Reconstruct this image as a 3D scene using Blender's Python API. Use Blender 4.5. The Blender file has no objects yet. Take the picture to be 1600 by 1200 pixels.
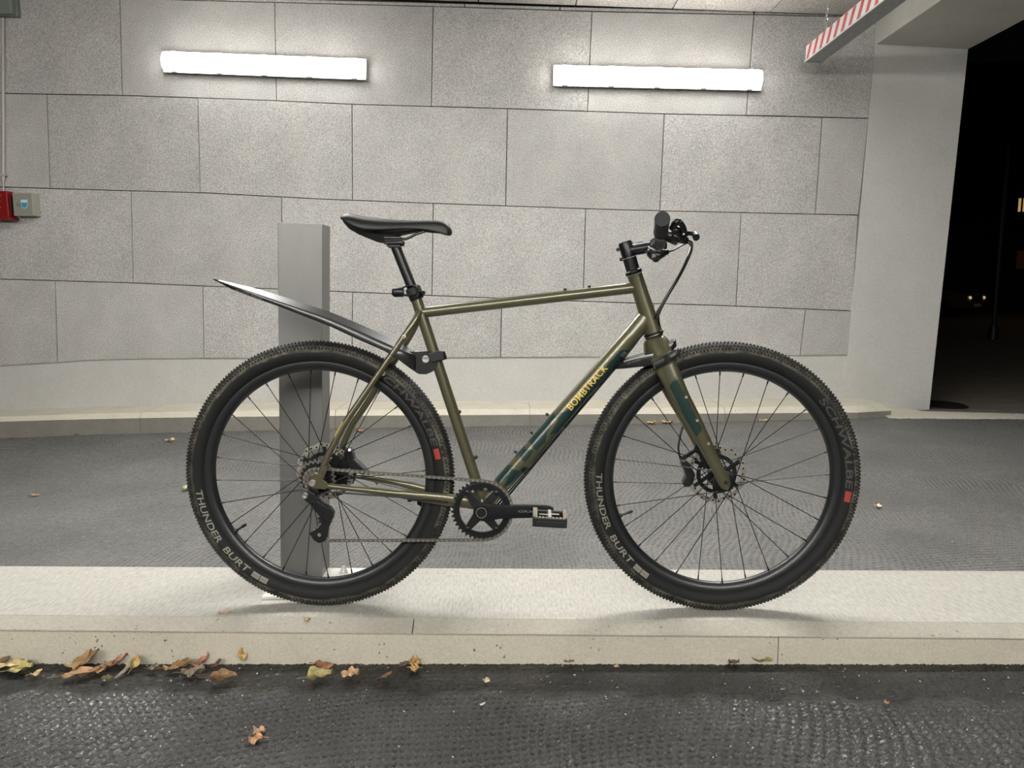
import bpy, bmesh, math, random
import numpy as np
from mathutils import Vector, Matrix
random.seed(7)
S = bpy.context.scene
COL = S.collection
pi = math.pi
# ------------------------------------------------------------------ camera
PITCH = math.radians(7.0); FPX = 1186.0; CAMH = 0.865
cd = bpy.data.cameras.new('camera'); cam = bpy.data.objects.new('camera', cd); COL.objects.link(cam)
cam.location = (0, 0, CAMH); cam.rotation_euler = (pi/2 - PITCH, 0, 0)
cd.sensor_width = 36.0; cd.lens = FPX/1600*36.0; cd.clip_start = 0.05; cd.clip_end = 300
S.camera = cam
# ------------------------------------------------------------------ world, exposure
w = bpy.data.worlds.new('night'); S.world = w; w.use_nodes = True
w.node_tree.nodes['Background'].inputs[0].default_value = (0.5, 0.6, 0.8, 1)
w.node_tree.nodes['Background'].inputs[1].default_value = 0.0012
S.view_settings.view_transform = 'Standard'; S.view_settings.look = 'None'
S.view_settings.gamma = 1.0; S.view_settings.use_curve_mapping = False
S.view_settings.exposure = 0.0
LAMP_BACK = 18.0      # tubes on the wall of the rear lane
FILL_FRONT = 105.0     # unseen tubes added on the wall behind the viewer as fill
FILL_CEIL = 42.0      # unseen flat luminaires added over the rear lane as fill
CEILY = 3.3
WALL = 5.85           # distance of the rear wall
D0, KB = 2.0, 0.03    # plane of the bicycle  Y = D0 - KB*X
TILT = 0.033

def ray(px, py):
    a = (px-800)/FPX; b = (py-600)/FPX
    return Vector((a, math.cos(PITCH)-b*math.sin(PITCH), -math.sin(PITCH)-b*math.cos(PITCH)))
CP = Vector((0, 0, CAMH))
def U(px, py, Y):                    # point on the vertical plane Y
    d = ray(px, py); return CP + d*(Y/d.y)
def G(px, py, z):                    # point on the horizontal plane z
    d = ray(px, py); return CP + d*((z-CAMH)/d.z)
def B(px, py, lat=0.0):              # point on a plane parallel to the bicycle, lat towards the lane in front
    d = ray(px, py); return CP + d*((D0-lat)/(d.y+KB*d.x))
def proj(p):
    q = p-CP; f = q.y*math.cos(PITCH)-q.z*math.sin(PITCH); u = q.y*math.sin(PITCH)+q.z*math.cos(PITCH)
    return 800+FPX*q.x/f, 600-FPX*u/f
BF = Vector((1, -KB, 0)).normalized()      # forward along the bicycle
BL = Vector((-KB, -1, 0)).normalized()     # lateral, towards the camera
BZ = Vector((0, 0, 1))

def srgb(r, g, b):
    f = lambda c: (c/255/12.92) if c/255 <= 0.04045 else ((c/255+0.055)/1.055)**2.4
    return (f(r), f(g), f(b), 1)

# ------------------------------------------------------------------ materials
def N(nt, t, **kw):
    n = nt.nodes.new(t)
    for k, v in kw.items():
        if k.startswith('i_'):
            key = k[2:]; key = int(key) if key.isdigit() else key.replace('_', ' ')
            n.inputs[key].default_value = v
        else: setattr(n, k, v)
    return n
def mat(name, col, rough=0.5, metal=0.0, coat=0.0, spec=0.5, nscale=0, namt=0.0, bump=0.0, bscale=200, rvar=0.0, emis=None, es=0, coord='Object', stretch=None, det=4):
    m = bpy.data.materials.new(name); m.use_nodes = True; nt = m.node_tree; b = nt.nodes['Principled BSDF']
    b.inputs['Base Color'].default_value = col; b.inputs['Roughness'].default_value = rough
    b.inputs['Metallic'].default_value = metal; b.inputs['Coat Weight'].default_value = coat
    b.inputs['Coat Roughness'].default_value = 0.25
    b.inputs['Specular IOR Level'].default_value = spec
    if emis: b.inputs['Emission Color'].default_value = emis; b.inputs['Emission Strength'].default_value = es
    L = nt.links.new
    if namt or bump or rvar:
        tc = N(nt, 'ShaderNodeTexCoord'); src = tc.outputs[coord]
        if stretch:
            mp = N(nt, 'ShaderNodeMapping'); mp.inputs['Scale'].default_value = stretch; L(src, mp.inputs[0]); src = mp.outputs[0]
    if namt or rvar:
        n = N(nt, 'ShaderNodeTexNoise', i_Scale=nscale or 20, i_Detail=det, i_Roughness=0.6); L(src, n.inputs['Vector'])
        mr = N(nt, 'ShaderNodeMapRange', i_1=0.3, i_2=0.7, i_3=1-namt, i_4=1+namt); L(n.outputs['Fac'], mr.inputs[0])
        mx = N(nt, 'ShaderNodeVectorMath', operation='SCALE'); mx.inputs[0].default_value = col[:3]
        L(mr.outputs[0], mx.inputs['Scale']); L(mx.outputs[0], b.inputs['Base Color'])
        if rvar:
            r2 = N(nt, 'ShaderNodeMapRange', i_1=0.3, i_2=0.7, i_3=rough-rvar, i_4=rough+rvar); L(n.outputs['Fac'], r2.inputs[0]); L(r2.outputs[0], b.inputs['Roughness'])
    if bump:
        n2 = N(nt, 'ShaderNodeTexNoise', i_Scale=bscale, i_Detail=3); L(src, n2.inputs['Vector'])
        bp = N(nt, 'ShaderNodeBump', i_Strength=bump, i_Distance=0.002); L(n2.outputs['Fac'], bp.inputs['Height']); L(bp.outputs[0], b.inputs['Normal'])
    return m

def mat_stone(name, base, rough_bump, speck, scale=150, mottle=0.12, stretch=None):
    m = bpy.data.materials.new(name); m.use_nodes = True; nt = m.node_tree; b = nt.nodes['Principled BSDF']; L = nt.links.new
    tc = N(nt, 'ShaderNodeTexCoord'); oi = N(nt, 'ShaderNodeObjectInfo')
    mp = N(nt, 'ShaderNodeMapping')
    if stretch: mp.inputs['Scale'].default_value = stretch
    L(tc.outputs['Object'], mp.inputs[0]); v = mp.outputs[0]
    n1 = N(nt, 'ShaderNodeTexNoise', i_Scale=2.2, i_Detail=6, i_Roughness=0.65); L(v, n1.inputs['Vector'])
    n2 = N(nt, 'ShaderNodeTexNoise', i_Scale=scale, i_Detail=4, i_Roughness=0.65); L(v, n2.inputs['Vector'])
    r1 = N(nt, 'ShaderNodeMapRange', i_1=0.3, i_2=0.7, i_3=1-mottle, i_4=1+mottle); L(n1.outputs['Fac'], r1.inputs[0])
    r2 = N(nt, 'ShaderNodeMapRange', i_1=0.34, i_2=0.62, i_3=1-speck, i_4=1+speck*0.45); L(n2.outputs['Fac'], r2.inputs[0])
    r3 = N(nt, 'ShaderNodeMapRange', i_1=0, i_2=1, i_3=0.95, i_4=1.04); L(oi.outputs['Random'], r3.inputs[0])
    a = N(nt, 'ShaderNodeMath', operation='MULTIPLY'); L(r1.outputs[0], a.inputs[0]); L(r2.outputs[0], a.inputs[1])
    c = N(nt, 'ShaderNodeMath', operation='MULTIPLY'); L(a.outputs[0], c.inputs[0]); L(r3.outputs[0], c.inputs[1])
    # warm / cool drift of the stone
    n3 = N(nt, 'ShaderNodeTexNoise', i_Scale=3.5, i_Detail=2); L(v, n3.inputs['Vector'])
    cr = N(nt, 'ShaderNodeMix', data_type='RGBA'); L(n3.outputs['Fac'], cr.inputs[0])
    cr.inputs[6].default_value = (base[0]*1.06, base[1]*0.985, base[2]*0.97, 1); cr.inputs[7].default_value = (base[0]*0.96, base[1]*1.0, base[2]*0.99, 1)
    sc = N(nt, 'ShaderNodeVectorMath', operation='SCALE'); L(cr.outputs[2], sc.inputs[0]); L(c.outputs[0], sc.inputs['Scale'])
    L(sc.outputs[0], b.inputs['Base Color']); b.inputs['Roughness'].default_value = 0.85; b.inputs['Specular IOR Level'].default_value = 0.25
    bp = N(nt, 'ShaderNodeBump', i_Strength=rough_bump, i_Distance=0.012); L(n2.outputs['Fac'], bp.inputs['Height']); L(bp.outputs[0], b.inputs['Normal'])
    return m

def mat_concrete(name, base, bump=0.3, brush=0.0, pores=0.0, dirt=0.1, brush_rot=0.0):
    m = bpy.data.materials.new(name); m.use_nodes = True; nt = m.node_tree; b = nt.nodes['Principled BSDF']; L = nt.links.new
    tc = N(nt, 'ShaderNodeTexCoord'); v = tc.outputs['Object']
    n1 = N(nt, 'ShaderNodeTexNoise', i_Scale=4, i_Detail=8, i_Roughness=0.7); L(v, n1.inputs['Vector'])
    r1 = N(nt, 'ShaderNodeMapRange', i_1=0.3, i_2=0.7, i_3=1-dirt, i_4=1+dirt*0.6); L(n1.outputs['Fac'], r1.inputs[0])
    mp = N(nt, 'ShaderNodeMapping'); mp.inputs['Rotation'].default_value = (0, 0, brush_rot)
    mp.inputs['Scale'].default_value = (1, 0.22, 1) if brush else (1, 1, 1)
    L(v, mp.inputs[0])
    n2 = N(nt, 'ShaderNodeTexNoise', i_Scale=150 if brush else 140, i_Detail=3, i_Roughness=0.6); L(mp.outputs[0], n2.inputs['Vector'])
    n2b = N(nt, 'ShaderNodeTexNoise', i_Scale=300, i_Detail=2); L(v, n2b.inputs['Vector'])
    r2 = N(nt, 'ShaderNodeMapRange', i_1=0.35, i_2=0.65, i_3=0.82 if brush else 0.92, i_4=1.08); L(n2.outputs['Fac'], r2.inputs[0])
    fac = N(nt, 'ShaderNodeMath', operation='MULTIPLY'); L(r1.outputs[0], fac.inputs[0]); L(r2.outputs[0], fac.inputs[1])
    out = fac.outputs[0]; hs = n2.outputs['Fac']
    if pores:
        pw = N(nt, 'ShaderNodeTexNoise', i_Scale=120, i_Detail=2); L(v, pw.inputs['Vector']); pa_ = N(nt, 'ShaderNodeVectorMath', operation='SCALE', i_Scale=0.016); L(pw.outputs['Color'], pa_.inputs[0]); pb_ = N(nt, 'ShaderNodeVectorMath', operation='ADD'); L(v, pb_.inputs[0]); L(pa_.outputs[0], pb_.inputs[1])
        vo = N(nt, 'ShaderNodeTexVoronoi', i_Scale=48.0); L(pb_.outputs[0], vo.inputs['Vector'])
        n4 = N(nt, 'ShaderNodeTexNoise', i_Scale=9.0, i_Detail=1); L(v, n4.inputs['Vector'])
        th = N(nt, 'ShaderNodeMapRange', i_1=0.42, i_2=0.68, i_3=0.0, i_4=0.17); L(n4.outputs['Fac'], th.inputs[0])
        lt = N(nt, 'ShaderNodeMath', operation='LESS_THAN'); L(vo.outputs['Distance'], lt.inputs[0]); L(th.outputs[0], lt.inputs[1])
        mm = N(nt, 'ShaderNodeMapRange', i_1=0, i_2=1, i_3=1, i_4=1-pores); L(lt.outputs[0], mm.inputs[0])
        f2 = N(nt, 'ShaderNodeMath', operation='MULTIPLY'); L(out, f2.inputs[0]); L(mm.outputs[0], f2.inputs[1]); out = f2.outputs[0]
    sc = N(nt, 'ShaderNodeVectorMath', operation='SCALE'); sc.inputs[0].default_value = base[:3]; L(out, sc.inputs['Scale'])
    L(sc.outputs[0], b.inputs['Base Color']); b.inputs['Roughness'].default_value = 0.8; b.inputs['Specular IOR Level'].default_value = 0.3
    ad = N(nt, 'ShaderNodeMath', operation='ADD'); L(hs, ad.inputs[0]); L(n2b.outputs['Fac'], ad.inputs[1])
    bp = N(nt, 'ShaderNodeBump', i_Strength=bump, i_Distance=0.002); L(ad.outputs[0], bp.inputs['Height']); L(bp.outputs[0], b.inputs['Normal'])
    return m

def mat_asphalt(name, base, rough=0.42, spec=0.5, groove=0.35, bump=0.5, sparkle=2.6, wet=0.0):
    """mastic asphalt; the pressed pits are real relief, their darkening and the painted kerb shade follow the mesh attribute 'pit'"""
    m = bpy.data.materials.new(name); m.use_nodes = True; nt = m.node_tree; b = nt.nodes['Principled BSDF']; L = nt.links.new
    tc = N(nt, 'ShaderNodeTexCoord'); v = tc.outputs['Object']
    fine = N(nt, 'ShaderNodeTexNoise', i_Scale=260, i_Detail=4, i_Roughness=0.7); L(v, fine.inputs['Vector'])
    big = N(nt, 'ShaderNodeTexNoise', i_Scale=2.0, i_Detail=5, i_Roughness=0.6); L(v, big.inputs['Vector'])
    bp = N(nt, 'ShaderNodeBump', i_Strength=bump, i_Distance=0.004); L(fine.outputs['Fac'], bp.inputs['Height']); L(bp.outputs[0], b.inputs['Normal'])
    r1 = N(nt, 'ShaderNodeMapRange', i_1=0.3, i_2=0.7, i_3=0.8, i_4=1.18); L(big.outputs['Fac'], r1.inputs[0])
    r2 = N(nt, 'ShaderNodeMapRange', i_1=0.35, i_2=0.7, i_3=0.7, i_4=1.3); L(fine.outputs['Fac'], r2.inputs[0])
    m1 = N(nt, 'ShaderNodeMath', operation='MULTIPLY'); L(r1.outputs[0], m1.inputs[0]); L(r2.outputs[0], m1.inputs[1])
    gr = N(nt, 'ShaderNodeTexVoronoi', i_Scale=240.0); L(v, gr.inputs['Vector'])
    gt = N(nt, 'ShaderNodeMath', operation='GREATER_THAN', i_1=0.94)
    sp = N(nt, 'ShaderNodeSeparateColor'); L(gr.outputs['Color'], sp.inputs[0]); L(sp.outputs[0], gt.inputs[0])
    mm = N(nt, 'ShaderNodeMapRange', i_1=0, i_2=1, i_3=1, i_4=sparkle); L(gt.outputs[0], mm.inputs[0])
    m2 = N(nt, 'ShaderNodeMath', operation='MULTIPLY'); L(m1.outputs[0], m2.inputs[0]); L(mm.outputs[0], m2.inputs[1])
    at = N(nt, 'ShaderNodeAttribute', attribute_name='pit_and_shade')
    if wet:
        wm = N(nt, 'ShaderNodeMapRange', i_1=0.42, i_2=0.60, i_3=0.0, i_4=wet); L(big.outputs['Fac'], wm.inputs[0]); L(wm.outputs[0], b.inputs['Coat Weight']); b.inputs['Coat Roughness'].default_value = 0.13
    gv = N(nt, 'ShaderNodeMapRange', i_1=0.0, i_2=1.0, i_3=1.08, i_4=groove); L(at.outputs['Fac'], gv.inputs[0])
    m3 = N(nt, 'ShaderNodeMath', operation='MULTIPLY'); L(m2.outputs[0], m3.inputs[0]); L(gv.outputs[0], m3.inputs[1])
    sc = N(nt, 'ShaderNodeVectorMath', operation='SCALE'); sc.inputs[0].default_value = base[:3]; L(m3.outputs[0], sc.inputs['Scale'])
    L(sc.outputs[0], b.inputs['Base Color']); b.inputs['Roughness'].default_value = rough; b.inputs['Specular IOR Level'].default_value = spec
    return m

def relief_grid(name, m_, xs, ys, zfun, amp, par, seed, kerb_shade=None):
    """pressed lattice of pits, cells about 20 mm, whose rows bend slowly; zfun(X, Y) arrays -> base height"""
    X, Y = np.meshgrid(xs, ys, indexing='ij'); rs = np.random.RandomState(seed)
    A = X+.10*np.sin(1.9*Y+.6+seed)+.07*np.sin(3.1*X+1.3*Y+seed)+.02*np.sin(9*Y+4*X); Bv = Y+.09*np.sin(1.7*X+seed*2)+.05*np.sin(2.9*Y+1.1*X)+.018*np.sin(8*X-3*Y)
    c = .0205
    J = rs.uniform(-1, 1, (64, 64)); ia = np.floor(A/c).astype(int) % 64; ib = np.floor(Bv/c).astype(int) % 64
    jit = J[ia, ib]
    pit_and_shade = np.clip((np.sin(pi*A/c)**2)*(np.abs(np.sin(pi*Bv/c))**2.2)*1.9-.35+.30*jit, 0, 1)
    patch = .5+.5*np.sin(1.3*X+2.1+seed)*np.sin(1.9*Y+.7*X+.4); patch = .5+.5*np.clip(patch*1.6, 0, 1)
    pit_and_shade = pit_and_shade*patch
    ridge = np.exp(-((np.abs((A/c) % 1-.5)-.5)/.16)**2)
    n = rs.normal(0, 1, X.shape)
    if kerb_shade is not None:                 # the kerb's cast shadow painted along its foot, relief worn smooth there
        gq = np.clip((Y-kerb_shade(X)+.012*np.sin(23*X)+.010*np.sin(61*X+2)+.006*n)/.035, 0, 1); pit_and_shade = np.maximum(pit_and_shade*(1-.6*gq), gq*.93); patch = patch*(1-.6*gq)
    Z = zfun(X, Y)+amp*(-.9*pit_and_shade+.35*ridge*patch+.16*n+.25*np.sin(pi*Bv/c*2)*patch)
    nx, ny = X.shape; V = np.stack([X, Y, Z], -1).reshape(-1, 3).astype(np.float32)
    i, j = np.meshgrid(np.arange(nx-1), np.arange(ny-1), indexing='ij'); q = (i*ny+j).ravel()
    F = np.stack([q, q+ny, q+ny+1, q+1], -1).astype(np.int32)
    me = bpy.data.meshes.new(name); me.vertices.add(len(V)); me.vertices.foreach_set('co', V.ravel())
    me.loops.add(F.size); me.loops.foreach_set('vertex_index', F.ravel()); me.polygons.add(len(F))
    me.polygons.foreach_set('loop_start', np.arange(0, F.size, 4, dtype=np.int32)); me.polygons.foreach_set('use_smooth', np.ones(len(F), bool))
    me.materials.append(m_); me.update(calc_edges=True)
    at = me.attributes.new('pit_and_shade', 'FLOAT', 'POINT'); at.data.foreach_set('value', pit_and_shade.ravel().astype(np.float32))
    o = bpy.data.objects.new(name, me); COL.objects.link(o)
    if par: o.parent = par
    return o

def mat_tyre(name):
    """rubber with dry dust caught under the tread shoulders; radius is read from the object's own z / x axes"""
    m = bpy.data.materials.new(name); m.use_nodes = True; nt = m.node_tree; b = nt.nodes['Principled BSDF']; L = nt.links.new
    tc = N(nt, 'ShaderNodeTexCoord'); v = tc.outputs['Object']
    sx = N(nt, 'ShaderNodeSeparateXYZ'); L(v, sx.inputs[0])
    cb = N(nt, 'ShaderNodeCombineXYZ'); L(sx.outputs[0], cb.inputs[0]); L(sx.outputs[2], cb.inputs[2])
    ln = N(nt, 'ShaderNodeVectorMath', operation='LENGTH'); L(cb.outputs[0], ln.inputs[0])
    nz = N(nt, 'ShaderNodeTexNoise', i_Scale=38, i_Detail=5, i_Roughness=0.7); L(v, nz.inputs['Vector'])
    nb = N(nt, 'ShaderNodeTexNoise', i_Scale=5, i_Detail=2); L(v, nb.inputs['Vector'])
    nw = N(nt, 'ShaderNodeTexNoise', i_Scale=14, i_Detail=4); L(v, nw.inputs['Vector'])
    of = N(nt, 'ShaderNodeMath', operation='MULTIPLY_ADD'); L(nw.outputs['Fac'], of.inputs[0]); of.inputs[1].default_value = 0.016; L(ln.outputs['Value'], of.inputs[2])
    a = N(nt, 'ShaderNodeMapRange', i_1=0.3455, i_2=0.3490, i_3=0, i_4=1); L(of.outputs[0], a.inputs[0])
    fo = N(nt, 'ShaderNodeMapRange', i_1=0.3510, i_2=0.3575, i_3=1.0, i_4=0.12); L(ln.outputs['Value'], fo.inputs[0])
    c = N(nt, 'ShaderNodeMapRange', i_1=0.35, i_2=0.68, i_3=0.0, i_4=1.0); L(nz.outputs['Fac'], c.inputs[0])
    e = N(nt, 'ShaderNodeMapRange', i_1=0.38, i_2=0.60, i_3=0.45, i_4=1.0); L(nb.outputs['Fac'], e.inputs[0])
    m1 = N(nt, 'ShaderNodeMath', operation='MULTIPLY'); L(a.outputs[0], m1.inputs[0]); L(c.outputs[0], m1.inputs[1])
    m0 = N(nt, 'ShaderNodeMath', operation='MULTIPLY'); L(m1.outputs[0], m0.inputs[0]); L(fo.outputs[0], m0.inputs[1])
    m2 = N(nt, 'ShaderNodeMath', operation='MULTIPLY'); L(m0.outputs[0], m2.inputs[0]); L(e.outputs[0], m2.inputs[1])
    mx = N(nt, 'ShaderNodeMix', data_type='RGBA'); L(m2.outputs[0], mx.inputs[0])
    mx.inputs[6].default_value = srgb(23, 24, 24); mx.inputs[7].default_value = srgb(112, 108, 95)
    L(mx.outputs[2], b.inputs['Base Color']); b.inputs['Roughness'].default_value = 0.66; b.inputs['Specular IOR Level'].default_value = 0.3
    bp = N(nt, 'ShaderNodeBump', i_Strength=0.25, i_Distance=0.002); L(nz.outputs['Fac'], bp.inputs['Height']); L(bp.outputs[0], b.inputs['Normal'])
    return m

M = {}
M['block'] = mat_stone('rough_block', (0.545, 0.540, 0.525), 1.0, 0.44, scale=140)
M['ceilpanel'] = mat_stone('ceiling_panel', (0.50, 0.475, 0.44), 0.8, 0.4, scale=72)
M['kerbshaded'] = mat_concrete('shaded_kerb_face', (0.20, 0.19, 0.165), bump=0.3, pores=0.3, dirt=0.2)  # darker copy of the kerb concrete, shade of the rear face painted in
M['joint'] = mat('joint_dark', srgb(92, 86, 79), 0.9)
M['plaster'] = mat_concrete('smooth_render', (0.455, 0.448, 0.425), bump=0.35, dirt=0.06)
M['soffit'] = mat_concrete('soffit_render', (0.56, 0.54, 0.50), bump=0.9, dirt=0.08)
M['kerbtop'] = mat_concrete('brushed_concrete', (0.42, 0.41, 0.37), bump=0.8, brush=1, dirt=0.05)
M['kerbedge'] = mat_concrete('cast_concrete_edge', (0.37, 0.352, 0.305), bump=0.25, pores=0.55, dirt=0.14)
M['kerbface'] = mat_concrete('cast_concrete_face', (0.52, 0.49, 0.405), bump=0.25, pores=0.75, dirt=0.12)
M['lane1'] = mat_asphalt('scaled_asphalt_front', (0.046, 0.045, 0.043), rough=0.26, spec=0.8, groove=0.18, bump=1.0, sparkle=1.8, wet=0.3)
M['kerb_shade'] = mat_asphalt('kerb_shade_asphalt', (0.022, 0.021, 0.019), rough=0.55, spec=0.3, groove=0.8)  # asphalt darkened for the kerb's shadow band, left unused
M['lane2'] = mat_asphalt('scaled_asphalt_rear', (0.130, 0.128, 0.122), rough=0.5, spec=0.45, groove=0.12, sparkle=1.6)
M['outside'] = mat('outside_asphalt', srgb(96, 88, 76), 0.9, nscale=6, namt=0.2)
M['steel'] = mat('brushed_stainless', (0.195, 0.196, 0.19, 1), 0.46, 0.6, nscale=5, namt=0.10, rvar=0.05, stretch=(1.5, 1.5, 0.5), bump=0.04, bscale=60)
M['galv'] = mat('galvanised_bar', (0.30, 0.31, 0.31, 1), 0.42, 0.8, nscale=25, namt=0.15)
M['plate'] = mat('galvanised_plate', (0.62, 0.61, 0.58, 1), 0.45, 0.4, nscale=25, namt=0.12)
M['bolt'] = mat('zinc_bolt', (0.55, 0.54, 0.52, 1), 0.35, 0.9)
M['rust'] = mat('rusty_bolt', srgb(165, 88, 52), 0.8)
M['white'] = mat('sticker_white', srgb(196, 194, 190), 0.5)
M['red'] = mat('sticker_red', srgb(172, 62, 70), 0.5)
M['lampbody'] = mat('lamp_housing', srgb(176, 176, 172), 0.5)
def emitter(name, col, s, base=(0.8, 0.8, 0.8, 1)):
    return mat(name, base, 0.4, emis=col, es=s)
M['tube_back'] = emitter('lit_diffuser', (1.0, 0.985, 0.95, 1), LAMP_BACK)
M['fill_front'] = emitter('fill_diffuser_front', (1.0, 0.975, 0.92, 1), FILL_FRONT)
M['fill_ceiling'] = emitter('fill_diffuser_ceiling', (1.0, 0.985, 0.945, 1), FILL_CEIL)
M['alarm'] = mat('alarm_red', srgb(118, 15, 17), 0.35, spec=0.5)
M['box'] = mat('key_box_grey', srgb(150, 148, 136), 0.5)
M['boxface'] = mat('key_box_face', srgb(128, 127, 118), 0.5)
M['bluesticker'] = mat('blue_sticker', srgb(52, 128, 165), 0.5)
M['palesticker'] = mat('pale_sticker', srgb(175, 205, 215), 0.5)
M['devgrey'] = mat('detector_grey', srgb(112, 120, 112), 0.5)
M['conduit'] = mat('conduit_grey', srgb(165, 160, 155), 0.5)
M['olive'] = mat('olive_paint', srgb(93, 90, 68), 0.30, 0.45, coat=0.7, nscale=500, namt=0.10)
M['camo'] = mat('dark_green_paint', srgb(22, 50, 46), 0.30, 0.2, coat=0.7)
M['gold'] = mat('gold_print', srgb(226, 196, 96), 0.45)
M['blackgloss'] = mat('black_satin', srgb(17, 18, 20), 0.38, 0.0, coat=0.1)
M['blackmatt'] = mat('black_matt', srgb(20, 21, 22), 0.5)
M['black_anod'] = mat('black_anodised', srgb(24, 26, 29), 0.36, 0.3)
M['rubber'] = mat('grip_rubber', srgb(32, 33, 34), 0.7, bump=0.2, bscale=500)
M['rim'] = mat('rim_carbon_black', srgb(24, 26, 29), 0.38, 0.0, coat=0.25)
M['tyre'] = mat_tyre('tyre_rubber')
M['knob'] = mat('tread_knob', srgb(21, 21, 21), 0.7, nscale=30, namt=0.5)
M['tyretext'] = mat('tyre_print_grey', srgb(128, 126, 116), 0.6)
M['tyretext2'] = mat('tyre_emboss', srgb(64, 63, 61), 0.6)
M['redlabel'] = mat('red_label', srgb(150, 52, 46), 0.6)
M['spoke'] = mat('spoke_black', srgb(24, 24, 25), 0.35, 0.6)
M['silver'] = mat('silver_metal', (0.72, 0.70, 0.66, 1), 0.28, 1.0)
M['chain'] = mat('chain_steel', (0.34, 0.32, 0.29, 1), 0.34, 1.0, nscale=300, namt=0.25)
M['rotor'] = mat('rotor_steel', (0.55, 0.52, 0.46, 1), 0.35, 0.9, nscale=90, namt=0.2)
M['saddle'] = mat('saddle_vinyl', srgb(15, 16, 18), 0.48, bump=0.08, bscale=400)
M['guard'] = mat('guard_plastic', srgb(34, 35, 36), 0.26, spec=0.7)
M['printgrey'] = mat('grey_print', srgb(118, 118, 118), 0.6)
M['yellow'] = mat('yellow_decal', srgb(222, 190, 90), 0.5)
M['glassred'] = mat('lens_dark', srgb(30, 14, 16), 0.15, spec=0.7)
M['pedalgrip'] = mat('pedal_worn', srgb(150, 142, 128), 0.6, nscale=200, namt=0.3)

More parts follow.
